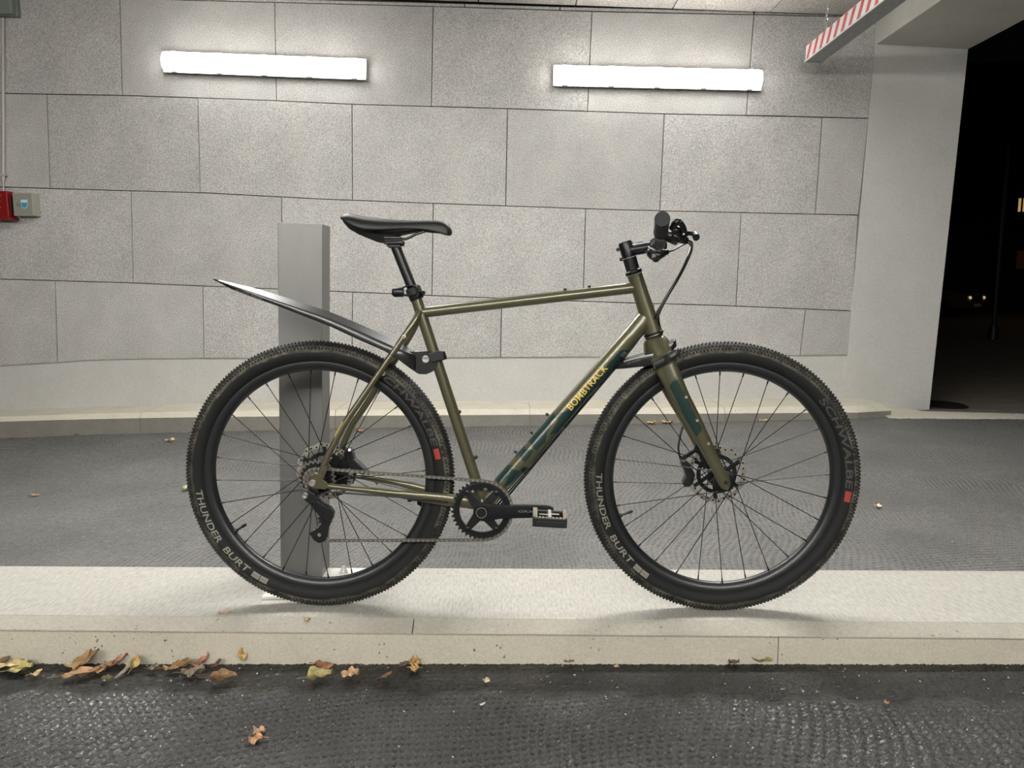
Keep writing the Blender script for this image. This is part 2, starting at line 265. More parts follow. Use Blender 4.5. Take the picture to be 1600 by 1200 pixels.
# ------------------------------------------------------------------ mesh helpers
class MB:
    def __init__(s): s.v = []; s.f = []; s.mi = []; s.cur = 0
    def add(s, vs, fs, mi=None):
        n = len(s.v); s.v += [Vector(p) for p in vs]; s.f += [tuple(i+n for i in f) for f in fs]
        s.mi += [s.cur if mi is None else mi]*len(fs)
    def obox(s, c, X, Y, Z, hx, hy, hz, taper=1.0):
        c = Vector(c); vs = []
        for k in (-1, 1):
            t = taper if k > 0 else 1
            for (i, j) in ((-1, -1), (1, -1), (1, 1), (-1, 1)): vs.append(c + X*(i*hx*t) + Y*(j*hy*t) + Z*(k*hz))
        s.add(vs, [(3, 2, 1, 0), (4, 5, 6, 7), (0, 1, 5, 4), (1, 2, 6, 5), (2, 3, 7, 6), (3, 0, 4, 7)])
    def box(s, x0, x1, y0, y1, z0, z1):
        s.obox(((x0+x1)/2, (y0+y1)/2, (z0+z1)/2), Vector((1, 0, 0)), Vector((0, 1, 0)), Vector((0, 0, 1)), abs(x1-x0)/2, abs(y1-y0)/2, abs(z1-z0)/2)
    def tube(s, pts, r, seg=16, ref=None, caps=True):
        """r: scalar, or list of scalars / (r_side, r_ref) pairs; ref: fixed lateral direction"""
        pts = [Vector(p) for p in pts]; n = len(pts)
        if not isinstance(r, (list, tuple)): r = [r]*n
        ref = Vector(ref) if ref is not None else BL
        rings = []
        for i, p in enumerate(pts):
            t = (pts[min(i+1, n-1)]-pts[max(i-1, 0)]).normalized()
            l = ref - t*ref.dot(t)
            if l.length < 0.15: l = Vector((0, 0, 1)) - t*t.z
            l.normalize(); q = t.cross(l).normalized()
            ra, rb = r[i] if isinstance(r[i], (list, tuple)) else (r[i], r[i])
            rings.append([p + q*(ra*math.cos(2*pi*k/seg)) + l*(rb*math.sin(2*pi*k/seg)) for k in range(seg)])
        vs = [v for R in rings for v in R]; fs = []
        for i in range(n-1):
            for k in range(seg):
                a = i*seg+k; b = i*seg+(k+1) % seg; fs.append((a, b, b+seg, a+seg))
        if caps: fs.append(tuple(range(seg-1, -1, -1))); fs.append(tuple((n-1)*seg+k for k in range(seg)))
        s.add(vs, fs)
    def lathe(s, c, axis, prof, seg=32, close=False, a0=0.0):
        """prof: list of (radius, offset along axis)"""
        c = Vector(c); axis = Vector(axis).normalized()
        u = Vector((0, 0, 1)); u = (u-axis*u.dot(axis))
        if u.length < 0.1: u = Vector((1, 0, 0)) - axis*axis.x
        u.normalize(); q = axis.cross(u)
        m = len(prof); vs = []
        for k in range(seg):
            a = a0+2*pi*k/seg; d = u*math.cos(a)+q*math.sin(a)
            for (r, o) in prof: vs.append(c+d*r+axis*o)
        fs = []
        for k in range(seg):
            k2 = (k+1) % seg
            for j in range(m if close else m-1):
                j2 = (j+1) % m
                fs.append((k*m+j, k2*m+j, k2*m+j2, k*m+j2))
        if not close:
            if prof[0][0] > 1e-5: fs.append(tuple(k*m for k in range(seg-1, -1, -1)))
            if prof[-1][0] > 1e-5: fs.append(tuple(k*m+m-1 for k in range(seg)))
        s.add(vs, fs)
    def cyl(s, a, b, r, seg=20, r2=None):
        a, b = Vector(a), Vector(b); s.lathe(a, b-a, [(r, 0), (r if r2 is None else r2, (b-a).length)], seg)
    def sph(s, c, r, seg=12):
        s.lathe(c, (0, 0, 1), [(max(r*math.sin(pi*k/8), 0.0), -r*math.cos(pi*k/8)) for k in range(9)], seg)
    def prism(s, poly, n):
        """poly: world points of one face; n: extrusion vector"""
        k = len(poly); poly = [Vector(p) for p in poly]; n = Vector(n)
        s.add(poly+[p+n for p in poly], [tuple(range(k)), tuple(range(2*k-1, k-1, -1))]+[((i+1) % k, i, i+k, (i+1) % k+k) for i in range(k)])
    def ring(s, outer, inner, n):
        k = len(outer); n = Vector(n); vs = list(outer)+list(inner)+[p+n for p in outer]+[p+n for p in inner]; fs = []
        for i in range(k):
            j = (i+1) % k
            fs += [(i, j, k+j, k+i), (2*k+i, 3*k+i, 3*k+j, 2*k+j), (i, 2*k+i, 2*k+j, j), (k+i, k+j, 3*k+j, 3*k+i)]
        s.add(vs, fs)
    def build(s, name, m, parent=None, smooth=30, bevel=0, origin=None, **pr):
        org = Vector(origin) if origin is not None else (ORG.get(parent.name, Vector((0, 0, 0))) if parent else Vector((0, 0, 0)))
        porg = ORG.get(parent.name, Vector((0, 0, 0))) if parent else Vector((0, 0, 0))
        me = bpy.data.meshes.new(name); me.from_pydata([tuple(p-org) for p in s.v], [], s.f)
        ms = m if isinstance(m, (list, tuple)) else [m]
        for x in ms: me.materials.append(x)
        if len(ms) > 1: me.polygons.foreach_set('material_index', s.mi)
        bm = bmesh.new(); bm.from_mesh(me); bmesh.ops.recalc_face_normals(bm, faces=bm.faces)
        if bevel: bmesh.ops.bevel(bm, geom=[e for e in bm.edges if len(e.link_faces) == 2 and e.calc_face_angle(0) > 0.6], offset=bevel, segments=2, profile=0.7, affect='EDGES', clamp_overlap=True)
        bm.to_mesh(me); bm.free()
        if smooth:
            me.polygons.foreach_set('use_smooth', [True]*len(me.polygons)); me.set_sharp_from_angle(angle=math.radians(smooth))
        o = bpy.data.objects.new(name, me); COL.objects.link(o)
        o.location = org-porg
        if parent: o.parent = parent
        ORG[o.name] = org
        for k, v in pr.items(): o[k] = v
        return o
ORG = {}
def thing(name, loc, label, cat, group=None, kind=None):
    o = bpy.data.objects.new(name, None); COL.objects.link(o); o.location = loc; o.empty_display_size = 0.1
    ORG[o.name] = Vector(loc); o['label'] = label; o['category'] = cat
    if group: o['group'] = group
    if kind: o['kind'] = kind
    return o
def struct(name, label=None, cat=None):
    o = bpy.data.objects.new(name, None); COL.objects.link(o); ORG[o.name] = Vector((0, 0, 0)); o['kind'] = 'structure'
    if label: o['label'] = label; o['category'] = cat
    return o
def tagm(o, label, cat, kind=None, group=None):
    o['label'] = label; o['category'] = cat
    if kind: o['kind'] = kind
    if group: o['group'] = group
    return o
def lin(pts, x):
    if x <= pts[0][0]: (x0, y0), (x1, y1) = pts[0], pts[1]
    elif x >= pts[-1][0]: (x0, y0), (x1, y1) = pts[-2], pts[-1]
    else:
        for k in range(len(pts)-1):
            if pts[k][0] <= x <= pts[k+1][0]: (x0, y0), (x1, y1) = pts[k], pts[k+1]; break
    return y0+(y1-y0)*(x-x0)/(x1-x0)
def spline(pts, n=6):
    P = [Vector(p) for p in pts]; P = [P[0]*2-P[1]]+P+[P[-1]*2-P[-2]]; out = []
    for i in range(1, len(P)-2):
        for k in range(n):
            t = k/n; a, b, c, d = P[i-1:i+3]
            out.append(0.5*((2*b)+(c-a)*t+(2*a-5*b+4*c-d)*t*t+(3*b-3*c+d-a)*t**3))
    out.append(P[-2]); return out
def text2d(s, size, bold=0.0, shear=0.0, spacing=1.0, levels=8):
    cu = bpy.data.curves.new('lettering', 'FONT'); cu.body = s; cu.size = size; cu.offset = bold; cu.shear = shear; cu.space_character = spacing
    cu.resolution_u = 3
    o = bpy.data.objects.new('lettering', cu); me = bpy.data.meshes.new_from_object(o)
    bpy.data.objects.remove(o); bpy.data.curves.remove(cu)
    bm = bmesh.new(); bm.from_mesh(me); bpy.data.meshes.remove(me)
    ys = [v.co.y for v in bm.verts]; y0, y1 = min(ys), max(ys)
    for k in range(1, levels):
        bmesh.ops.bisect_plane(bm, geom=bm.verts[:]+bm.edges[:]+bm.faces[:], plane_co=(0, y0+(y1-y0)*k/levels, 0), plane_no=(0, 1, 0))
    bmesh.ops.triangulate(bm, faces=bm.faces[:])
    bm.verts.index_update()
    vs = [(v.co.x, v.co.y) for v in bm.verts]; fs = [tuple(v.index for v in f.verts) for f in bm.faces]; bm.free()
    x0 = min(v[0] for v in vs); x1 = max(v[0] for v in vs)
    return [((x-x0)/(x1-x0), (y-y0)/(y1-y0)) for x, y in vs], fs
def inpoly(x, y, P):
    c = False; j = len(P)-1
    for i in range(len(P)):
        if (P[i][1] > y) != (P[j][1] > y) and x < (P[j][0]-P[i][0])*(y-P[i][1])/(P[j][1]-P[i][1])+P[i][0]: c = not c
        j = i
    return c
# ================================================================== setting: rear wall of rough blocks
L0 = [(-500, -20), (676, 10), (925, 18), (1178, 23), (1400, 28)]
L1 = [(-500, 130), (0, 146), (190, 149), (400, 156), (550, 163), (800, 170), (1038, 178), (1200, 181), (1357, 185)]
L2 = [(-500, 277), (0, 292), (200, 298), (313, 301), (500, 311), (680, 318), (940, 327), (1100, 331), (1340, 336)]
L3 = [(-500, 420), (0, 436), (205, 442), (320, 447), (518, 455), (680, 462), (940, 472), (1120, 477), (1335, 486)]
L4 = [(-500, 600), (0, 572), (160, 562), (320, 560), (700, 559), (1100, 557), (1325, 555)]
REDGE = [(0, 1372), (40, 1369), (190, 1357), (340, 1341), (486, 1331), (555, 1324)]      # y -> x of the right end
def redge(y): return lin(REDGE, y)
wall = struct('wall_back')
YB = WALL-0.03
rows = [
    (L0, L1, [(-800, -790), (-555, -548), (-310, -305), (-58, -52), (187, 191), (429, 432), (677, 674), (925, 918), (1178, 1166), None]),
    (L1, L2, [(-800, -790), (-665, -655), (-420, -412), (-165, -160), (73, 78), (309, 313), (550, 551), (793, 790), (1038, 1031), (1285, 1274), None]),
    (L2, L3, [(-800, -790), (-530, -522), (-285, -280), (-40, -36), (205, 208), (440, 441), (677, 675), (915, 911), (1158, 1150), None]),
    (L3, L4, [(-800, -790), (-635, -622), (-390, -380), (-150, -143), (86, 90), (317, 319), (551, 550), (784, 782), (1022, 1016), (1259, 1250), None]),
]
g = 0.0030
for top, bot, js in rows:
    for k in range(len(js)-1):
        a, b = js[k], js[k+1]
        if b is None:
            yt = lin(top, 1350); yb = lin(bot, 1350); b = (redge(yt), redge(yb))
        sub = 4
        pts = []
        for i in range(sub+1):
            x = a[0]+(b[0]-a[0])*i/sub; p = U(x, lin(top, x), YB); pts.append(p+Vector((g*(1-2*i/sub), 0, -g)))
        for i in range(sub, -1, -1):
            x = a[1]+(b[1]-a[1])*i/sub; p = U(x, lin(bot, x), YB); pts.append(p+Vector((g*(1-2*i/sub), 0, g)))
        m = MB(); m.prism(pts, (0, 0.045, 0))
        dy = random.uniform(-0.003, 0.003)
        for v in m.v: v.y += dy
        m.build('block', M['block'], wall, smooth=0, bevel=0.002, origin=pts[0])
m = MB()                                            # backing behind the joints
m.prism([U(-800, -40, WALL-0.005), U(1372, 20, WALL-0.005), U(1324, 555, WALL-0.005), U(-800, 655, WALL-0.005)], (0, 0.3, 0))
m.build('mortar', M['joint'], wall, smooth=0)
# smooth plinth below the blocks and the pier to the right, one rendered surface
BASE = [(-500, 660), (0, 640), (150, 633), (300, 629), (800, 625), (1000, 623), (1150, 622), (1325, 621), (1460, 620)]
m = MB(); xs = [-800, -500, -250, 0, 80, 160, 240, 320, 500, 700, 900, 1100, 1250, 1324]
top = [U(x, lin(L4, x)-0.3, YB+0.012) for x in xs]; bot = [U(x, lin(BASE, x)+14, YB+0.012) for x in xs]
n = len(xs); vs = top+bot+[p+Vector((0, .3, 0)) for p in top+bot]
fs = []
for i in range(n-1): fs += [(i, i+1, n+i+1, n+i), (2*n+i, 3*n+i, 3*n+i+1, 2*n+i+1), (i, 2*n+i, 2*n+i+1, i+1)]
m.add(vs, fs); m.build('plinth', M['plaster'], wall, smooth=0)
pier = MB()
pier.prism([U(1372, 0, YB-.002), U(1522, 0, YB-.002), U(1513, 77, YB-.002), U(1452, 642, YB-.002), U(1450, 655, YB-.002), U(1316, 655, YB-.002), U(1324, 555, YB-.002), U(1357, 190, YB-.002)], (0, 0.45, 0))
pier.build('wall_pier', M['plaster'], None, smooth=0, bevel=0.004, kind='structure')
# portal beam running over both lanes
pa, pb = U(1369, 69, YB), U(1513, 77, YB)
bm_ = MB(); Y1 = -2.8
hi = 3.6
bm_.prism([(pa.x, Y1, pa.z), (pb.x, Y1, pb.z), (pb.x+.03, Y1, hi), (pa.x+.02, Y1, hi)], (0, YB-Y1-.002, 0))
bm_.build('ceiling_beam', M['soffit'], None, smooth=0, bevel=0.006, kind='structure')
# ------------------------------------------------------------------ ceiling of concrete panels
ceil = struct('ceiling')
cz0 = U(676, 3, YB).z
def cz(x): return cz0 - TILT*(x-U(676, 3, YB).x)
cxs = [U(x, 3, YB).x for x in (-860, -560, -300, -150, 0, 150, 300, 448, 598, 748, 899, 1050, 1203, 1368)]
for i in range(len(cxs)-1):
    x0, x1 = cxs[i]+.004, cxs[i+1]-.004
    for (y0, y1) in ((-2.7, 0.1), (0.11, 2.95), (2.96, YB-.03)):
        m = MB(); m.prism([(x0, y0, cz(x0)), (x1, y0, cz(x1)), (x1, y0, cz(x1)+.08), (x0, y0, cz(x0)+.08)], (0, y1-y0, 0))
        m.build('ceiling_panel', M['ceilpanel'], ceil, smooth=0, bevel=0.002, origin=(x0, y0, cz(x0)))
m = MB(); m.box(cxs[0]-.5, pa.x+.01, -2.8, WALL+.3, cz0+.22, cz0+.3); m.build('ceiling_slab', M['joint'], ceil, smooth=0)
# thin levelling strip between wall and ceiling
m = MB()
for (x0, x1) in ((-500, 725), (727, 874), (876, 1177), (1180, 1305), (1307, 1371)):
    a, b = U(x0, lin(L0, x0)-5.2, YB-.002), U(x1, lin(L0, x1)-5.2, YB-.002); c, d = U(x1, lin(L0, x1)-1, YB-.002), U(x0, lin(L0, x0)-1, YB-.002)
    m.prism([a, b, c, d], (0, .05, 0))
m.build('trim_1', M['block'], None, smooth=0, kind='structure')
# ------------------------------------------------------------------ rear kerb (curving a little at the left) and rear lane
SEC = [  # px, z top, Y top edge, Y face, z face top, z lane
    (-500, -.13, 5.60, 5.57, -.165, -.30), (0, -.054, 5.51, 5.48, -.086, -.21), (100, -.030, 5.47, 5.44, -.065, -.183), (218, -.010, 5.435, 5.405, -.047, -.158),
    (300, .001, 5.42, 5.39, -.038, -.146), (523, .012, 5.41, 5.38, -.026, -.118), (828, .021, 5.40, 5.37, -.016, -.094), (1000, .027, 5.405, 5.375, -.012, -.082),
    (1133, .033, 5.41, 5.38, -.009, -.068), (1300, .039, 5.42, 5.39, -.005, -.051), (1396, .043, 5.43, 5.40, -.003, -.045)]
def sec(x):
    r = [lin([(s[0], s[k]) for s in SEC], x) for k in range(1, 6)]
    X = (x-800)/FPX*(r[2]*math.cos(PITCH)+(CAMH-r[0])*math.sin(PITCH)); return X, r
kerb = struct('trim_2')
joints = [-800, -500, -90, 218, 523, 828, 1133, 1393]
for k in range(len(joints)-1):
    a, b = joints[k], joints[k+1]; st = 5; vs = []; fs = []
    for i in range(st+1):
        X, (zt, yt, yf, zf, zl) = sec(a+(b-a)*i/st); X += 0.0012*(1-2*i/st)
        sh = 0.12 if (k == len(joints)-2 and i == st) else 0
        vs += [(X, YB+.04, zt), (X+sh*0, yt+sh, zt), (X+sh*.3, yf+sh*.6, zf), (X+sh*.3, yf+sh*.6, zl-.15), (X, YB+.04, zl-.15)]
    for i in range(st):
        for j in range(5): fs.append((i*5+j, (i+1)*5+j, (i+1)*5+(j+1) % 5, i*5+(j+1) % 5))
    fs += [tuple(range(5)), tuple(st*5+j for j in range(4, -1, -1))]
    m = MB(); m.add(vs, fs); m.mi = [1 if (f_ < st*5 and f_ % 5 == 2) or f_ >= st*5 else 0 for f_ in range(len(fs))]; m.build('kerb_stone', [M['kerbface'], M['kerbshaded']], kerb, smooth=0, origin=vs[0])
# lane surface between the two kerbs
floor2 = MB(); NXS = 44; NYS = 10; vs = []; fs = []
def kedge(px): # rear kerb foot
    if px <= 1396:
        X, r = sec(px); return X, r[2]-.002, r[4]
    q = (px-1396)/204.0
    return sec(1396)[0]+q*1.05, 5.40-.02*q, -.045+.010*q
pxs = [-500+(1396+500)*i/(NXS-8) for i in range(NXS-8)]+[1396+i*110 for i in range(9)]
def kb(X): return 2.292-0.0135*X        # rear edge of the middle kerb
for px in pxs:
    X, Yf, zf = kedge(px)
    zn = -.10+.012*X
KX = np.array([kedge(p)[0] for p in pxs]); KY = np.array([kedge(p)[1] for p in pxs]); KZ = np.array([kedge(p)[2] for p in pxs])
def rear_base(X, Y):
    Yf = np.interp(X, KX, KY); zf = np.interp(X, KX, KZ); t = np.clip((Y-kb(X))/(Yf-kb(X)), 0, 1); zn = -.10+.012*X
    return zn+(zf-zn)*t*t*(3-2*t)
ys = [2.22]
while ys[-1] < 5.75: ys.append(ys[-1]+.0048*(ys[-1]/2.3)**1.3)
xs = np.concatenate([np.arange(-6.2, -3.3, .03), np.arange(-3.3, 3.9, .0075), np.arange(3.9, 6.2, .03)])
fl2 = relief_grid('floor', M['lane2'], xs, np.array(ys), rear_base, .0042, None, 3); fl2['kind'] = 'structure'
# concrete threshold strip under the portal and ground outside
m = MB(); z = -.035
Xe = sec(1396)[0]
m.prism([(Xe-.02, 5.385, z), (Xe+.95, 5.30, z), (Xe+3.0, 5.05, z), (Xe+3.0, 5.30, z), (Xe+1.2, 5.50, z), (Xe+.35, 5.66, z), (Xe+.28, 5.9, z), (Xe-.02, 5.9, z)], (0, 0, -.2))
m.build('trim_3', M['kerbface'], None, smooth=0, bevel=.003, kind='structure')
m = MB(); m.add([(2.9, 5.3, -.06), (60, -5, -.06), (60, 70, -.06), (-4, 70, -.06), (-4, 7, -.06), (2.9, 6.2, -.06)], [(0, 1, 2, 3, 4, 5)])
m.build('ground_outside', M['outside'], None, smooth=0, kind='structure')
m = MB(); dp = G(1473, 632, -.055); m.lathe(dp, (0, 0, 1), [(0.0, 0.008), (.15, .008), (.17, 0)], 28)
for v in m.v: v.y = dp.y+(v.y-dp.y)*1.3
tagm(m.build('manhole_cover', mat('cast_iron', srgb(24, 23, 22), .6, .3), None, smooth=0, origin=dp), 'dark round cast iron cover in the ground just beyond the pier', 'manhole cover')
# ------------------------------------------------------------------ middle kerb that carries the bicycle
def kf(X): return 1.926-0.0187*X        # front arris
mk = struct('trim_4')
XL, XR = -3.2, 3.2
def strip(poly_of, x0, x1, name, m_, n=8, **kw):
    q = MB(); vs = []; k = None
    for i in range(n+1):
        X = x0+(x1-x0)*i/n; P = poly_of(X); k = len(P); vs += [(X, y, z) for y, z in P]
    fs = []
    for i in range(n):
        for j in range(k): fs.append((i*k+j, (i+1)*k+j, (i+1)*k+(j+1) % k, i*k+(j+1) % k))
    fs += [tuple(range(k)), tuple(n*k+j for j in range(k-1, -1, -1))]
    q.add(vs, fs); return q.build(name, m_, mk, smooth=0, **kw)
strip(lambda X: [(kf(X)-.0005, 0), (kb(X), 0), (kb(X), -.3), (kf(X), -.3)], XL, XR, 'kerb_top', M['kerbtop'])
zbot = lambda X: -.101+.0092*X
slabs = [(-3.2, -.262), (-.259, 3.2)]
for a, b in slabs:
    strip(lambda X: [(kf(X), -.0005), (kf(X)-.043, -.022), (kf(X)-.043, -.0255), (kf(X)-.02, -.0265), (kf(X), -.0265)], a, b, 'kerb_coping', M['kerbedge'], bevel=.0)
for a, b in ((-3.2, -1.395), (-1.391, .6905), (.6925, 3.2)):
    strip(lambda X: [(kf(X)-.0395, -.0285), (kf(X)+.01, -.0285), (kf(X)+.01, zbot(X)-.1), (kf(X)-.0405, zbot(X)-.1)], a, b, 'kerb_stone', M['kerbface'], bevel=.001)
# front lane
ys = np.concatenate([np.arange(-2.7, 1.2, .13), np.arange(1.2, 1.97, .0042)])
xs = np.concatenate([np.arange(-3.6, -1.5, .03), np.arange(-1.5, 1.5, .0042), np.arange(1.5, 3.6, .03)])
def shade_edge(X): return kf(X)-.215-.012*np.sin(X*2.1)-.03*np.maximum(0, X-.3)  # outer edge of the painted kerb shadow
ff = relief_grid('floor_front', M['lane1'], xs, ys, lambda X, Y: zbot(X),   .0070, None, 5, kerb_shade=shade_edge); ff['kind'] = 'structure'
# wall behind the viewer, bounds the front lane
m = MB(); m.box(-5.2, 3.3, -2.9, -2.7, -.3, 3.6); m.build('wall_front', M['plaster'], None, smooth=0, kind='structure')

# ================================================================== lamps
def fixture(pa_, pb_, Y, name, label, m_em, flip=1):
    a, b = U(pa_[0], pa_[1], Y) if flip > 0 else Vector(pa_), U(pb_[0], pb_[1], Y) if flip > 0 else Vector(pb_)
    c = (a+b)/2; X = (b-a).normalized(); L = (b-a).length/2; Yv = Vector((0, -1, 0))*flip; Z = X.cross(Vector((0, 1, 0))); Z = Z if Z.z > 0 else -Z
    t = thing(name, c, label, 'added fill light' if flip < 0 else 'wall light', 'batten lights on the rear wall' if flip > 0 else None)
    m = MB()                                                # opaque tray at the back
    poly = [(-.056, .0), (-.074, .040), (.074, .040), (.056, .0)]
    m.prism([c+X*(-L-.012)+Z*q+Yv*(r-.045) for q, r in poly], X*(2*L+.024))
    m.build('housing', M['lampbody'], t, smooth=0, bevel=.003)
    m = MB(); prof = [(-.066, -.004), (-.066, .014), (-.058, .038), (-.040, .054), (0, .062), (.040, .054), (.058, .038), (.066, .014), (.066, -.004)]
    n = len(prof); vs = []; fs = []
    st = [(-L, .86), (-L+.006, .97), (-L+.02, 1), (L-.02, 1), (L-.006, .97), (L, .86)]
    for (s_, k) in st: vs += [c+X*s_+Z*(q*k)+Yv*(r*k) for q, r in prof]
    for i in range(len(st)-1):
        for j in range(n-1): fs.append((i*n+j, i*n+j+1, (i+1)*n+j+1, (i+1)*n+j))
    fs += [tuple(range(n)), tuple(len(st)*n-n+j for j in range(n-1, -1, -1))]
    m.add(vs, fs); m.build('diffuser', m_em, t, smooth=40)
    for k in (-.9, -.45, 0, .45, .9):
        for sgn in (-1, 1):
            m = MB(); m.obox(c+X*(L*k)+Z*(sgn*.069)+Yv*(-.004), X, Z, Yv, .02, .003, .018); m.build('clip', M['lampbody'], t, smooth=0)
    for k in (-.6, .6):
        m = MB(); m.obox(c+X*(L*k)-Yv*.05, X, Z, Yv, .03, .03, .012); m.build('bracket', M['bolt'], t, smooth=0)
    return t
fixture((256.5, 96), (569.5, 108), WALL-.092, 'batten_or_fill_light', 'long white glowing tube light on block wall, above the steel post', M['tube_back'])
fixture((867, 117.5), (1188.5, 125), WALL-.092, 'batten_or_fill_light', 'long white glowing tube light on block wall, nearest the striped height bar', M['tube_back'])
for x, lb in ((-3.6, 'leftmost added fill tube on the wall of the near lane behind the viewer'), (-1.75, 'added fill tube behind the viewer, second from the left'), (.1, 'added fill tube behind the viewer, third from the left'), (1.95, 'rightmost added fill tube on the wall of the near lane behind the viewer')):  # unseen tubes added to fill light from the front, number and places guessed
    fixture((x-.75, -2.62, 2.45), (x+.75, -2.62, 2.40), 0, 'batten_or_fill_light', lb, M['fill_front'], flip=-1)['group'] = 'added fill tubes of the near lane'
# fill luminaires added over the rear lane, above the frame, to even the brightness
for x, lb in ((-1.4, 'added flat fill light over the rear lane, above the steel post'), (1.0, 'added flat fill light over the rear lane, above the front wheel')):
    t = thing('fill_light', (x, CEILY, cz(x)), lb, 'added fill light', 'added fill lights over the rear lane')
    m = MB(); m.box(x-.75, x+.75, CEILY-.28, CEILY+.28, cz(x)-.06, cz(x)-.025); m.build('housing', M['lampbody'], t, smooth=0, bevel=.004)
    m = MB(); m.box(x-.72, x+.72, CEILY-.25, CEILY+.25, cz(x)-.075, cz(x)-.061); m.build('diffuser', M['fill_ceiling'], t, smooth=0, bevel=.004)

# ================================================================== red and white height bar on chains
e = U(1258, 97, 5.52); hb = thing('height_bar', (e.x, 2.6, e.z), 'grey metal height restriction bar with red and white hatched side, hung on chains', 'height bar')
w_, h_ = .122, .106; y0, y1 = .6, 5.52
m = MB(); m.box(e.x, e.x+w_, y0, y1, e.z, e.z+h_); m.build('bar', M['galv'], hb, smooth=0, bevel=.004)
m = MB(); m.add([(e.x-.002, y0, e.z+.006), (e.x-.002, y1-.01, e.z+.006), (e.x-.002, y1-.01, e.z+h_-.004), (e.x-.002, y0, e.z+h_-.004)], [(0, 1, 2, 3)])
yy = y1-.02; sw = .054
while yy > y0+.3:
    a, b, s_ = yy, yy-sw*.86, .06
    m.add([(e.x-.003, a, e.z+.008), (e.x-.003, b, e.z+.008), (e.x-.003, b-s_, e.z+h_-.006), (e.x-.003, a-s_, e.z+h_-.006)], [(0, 1, 2, 3)], 1)
    yy -= sw*2.05
m.build('hatched_film', [M['white'], M['red']], hb, smooth=0)
m = MB(); m.box(e.x-.007, e.x+.004, y0, y1, e.z-.004, e.z+.007); m.build('edge_strip', M['lampbody'], hb, smooth=0, bevel=.001)
m = MB(); m.box(e.x-.003, e.x+w_+.003, y1-.001, y1+.006, e.z-.002, e.z+h_+.002); m.build('end_cap', M['galv'], hb, smooth=0)
for cy in (5.33, 1.2):
    cx = e.x+.06; z = e.z+h_; k = 0; top = cz(cx)
    m = MB()
    while z < top-.036:
        ax = Vector((1, 0, 0)) if k % 2 else Vector((0, 1, 0)); o = Vector((cx, cy, z+.014))
        pts = [o+ax*(math.cos(t)*.008)+Vector((0, 0, math.sin(t)*.019)) for t in [2*pi*i/10 for i in range(11)]]
        m.tube(pts, .0032, 5, ref=ax.cross(Vector((0, 0, 1))), caps=False); z += .031; k += 1
    m.build('chain', M['bolt'], hb)
    m = MB(); m.lathe((cx, cy, e.z+h_), (0, 0, 1), [(.012, 0), (.012, .012), (.005, .016)], 10); m.build('eye_bolt', M['bolt'], hb)

# ================================================================== small things on the rear wall, left
def wbox(px0, px1, py0, py1, dep, Y=YB): a = U(px0, py0, Y-dep); b = U(px1, py1, Y-dep); return a.x, b.x, Y-dep, Y-.004, b.z, a.z
x0, x1, ya, yb, z0, z1 = wbox(-26, 14.5, 298, 343, .10)
t = thing('fire_alarm', ((x0+x1)/2, yb, z0), 'red alarm box on the block wall, cut by the left frame edge, below the conduit', 'alarm')
m = MB(); m.box(x0, x1, ya, yb, z0+.015, z1); m.build('body', M['alarm'], t, smooth=0, bevel=.008)
m = MB(); m.box(x0-.004, x1+.012, ya-.012, yb, z0, z0+.02); m.build('drip_edge', M['alarm'], t, smooth=0, bevel=.004)
m = MB(); m.box(x1-.004, x1+.006, ya+.03, yb-.02, z0+.04, z1-.04); m.build('side_panel', M['blackmatt'], t, smooth=0, bevel=.001)
for k in range(3):
    m = MB(); p = U(0, 305+k*9.5, ya); m.cyl(p, p-Vector((0, .004, 0)), .006, 10); m.build('screw', M['silver'], t)
x0, x1, ya, yb, z0, z1 = wbox(19, 53, 301, 337, .085)
t = thing('key_box', ((x0+x1)/2, yb, z0), 'grey key switch box with a shield sticker, beside the red alarm box', 'key box')
m = MB(); m.box(x0, x1, ya, yb, z0, z1); m.build('body', M['box'], t, smooth=0, bevel=.004)
m = MB(); m.box(x0+.006, x1-.006, ya-.004, ya+.001, z0+.006, z1-.006); m.build('cover', M['boxface'], t, smooth=0, bevel=.002)
c = Vector(((x0+x1)/2, ya-.004, (z0+z1)/2+.005))
m = MB(); m.lathe(c, (0, -1, 0), [(.052, 0), (.052, .003), (.049, .003), (.049, 0)], 32, close=True); m.build('ring', M['box'], t)
m = MB(); m.lathe(c+Vector((-.032, 0, -.008)), (0, -1, 0), [(.015, 0), (.015, .006), (.009, .008), (.008, .003), (.0, .003)], 20); m.build('lock', M['devgrey'], t)
sh = [(-.021, .024), (.021, .024), (.021, -.01), (.016, -.024), (0, -.034), (-.016, -.024), (-.021, -.01)]
o_ = c+Vector((.012, -.0002, 0))
m = MB(); m.prism([o_+Vector((a*1.15, 0, b*1.12)) for a, b in sh], (0, -.001, 0)); st = m.build('shield_sticker', M['palesticker'], t, smooth=0)
m = MB(); m.prism([o_+Vector((a, -.001, min(b, .006))) for a, b in sh], (0, -.0006, 0)); m.build('blue_field', M['bluesticker'], st, smooth=0)
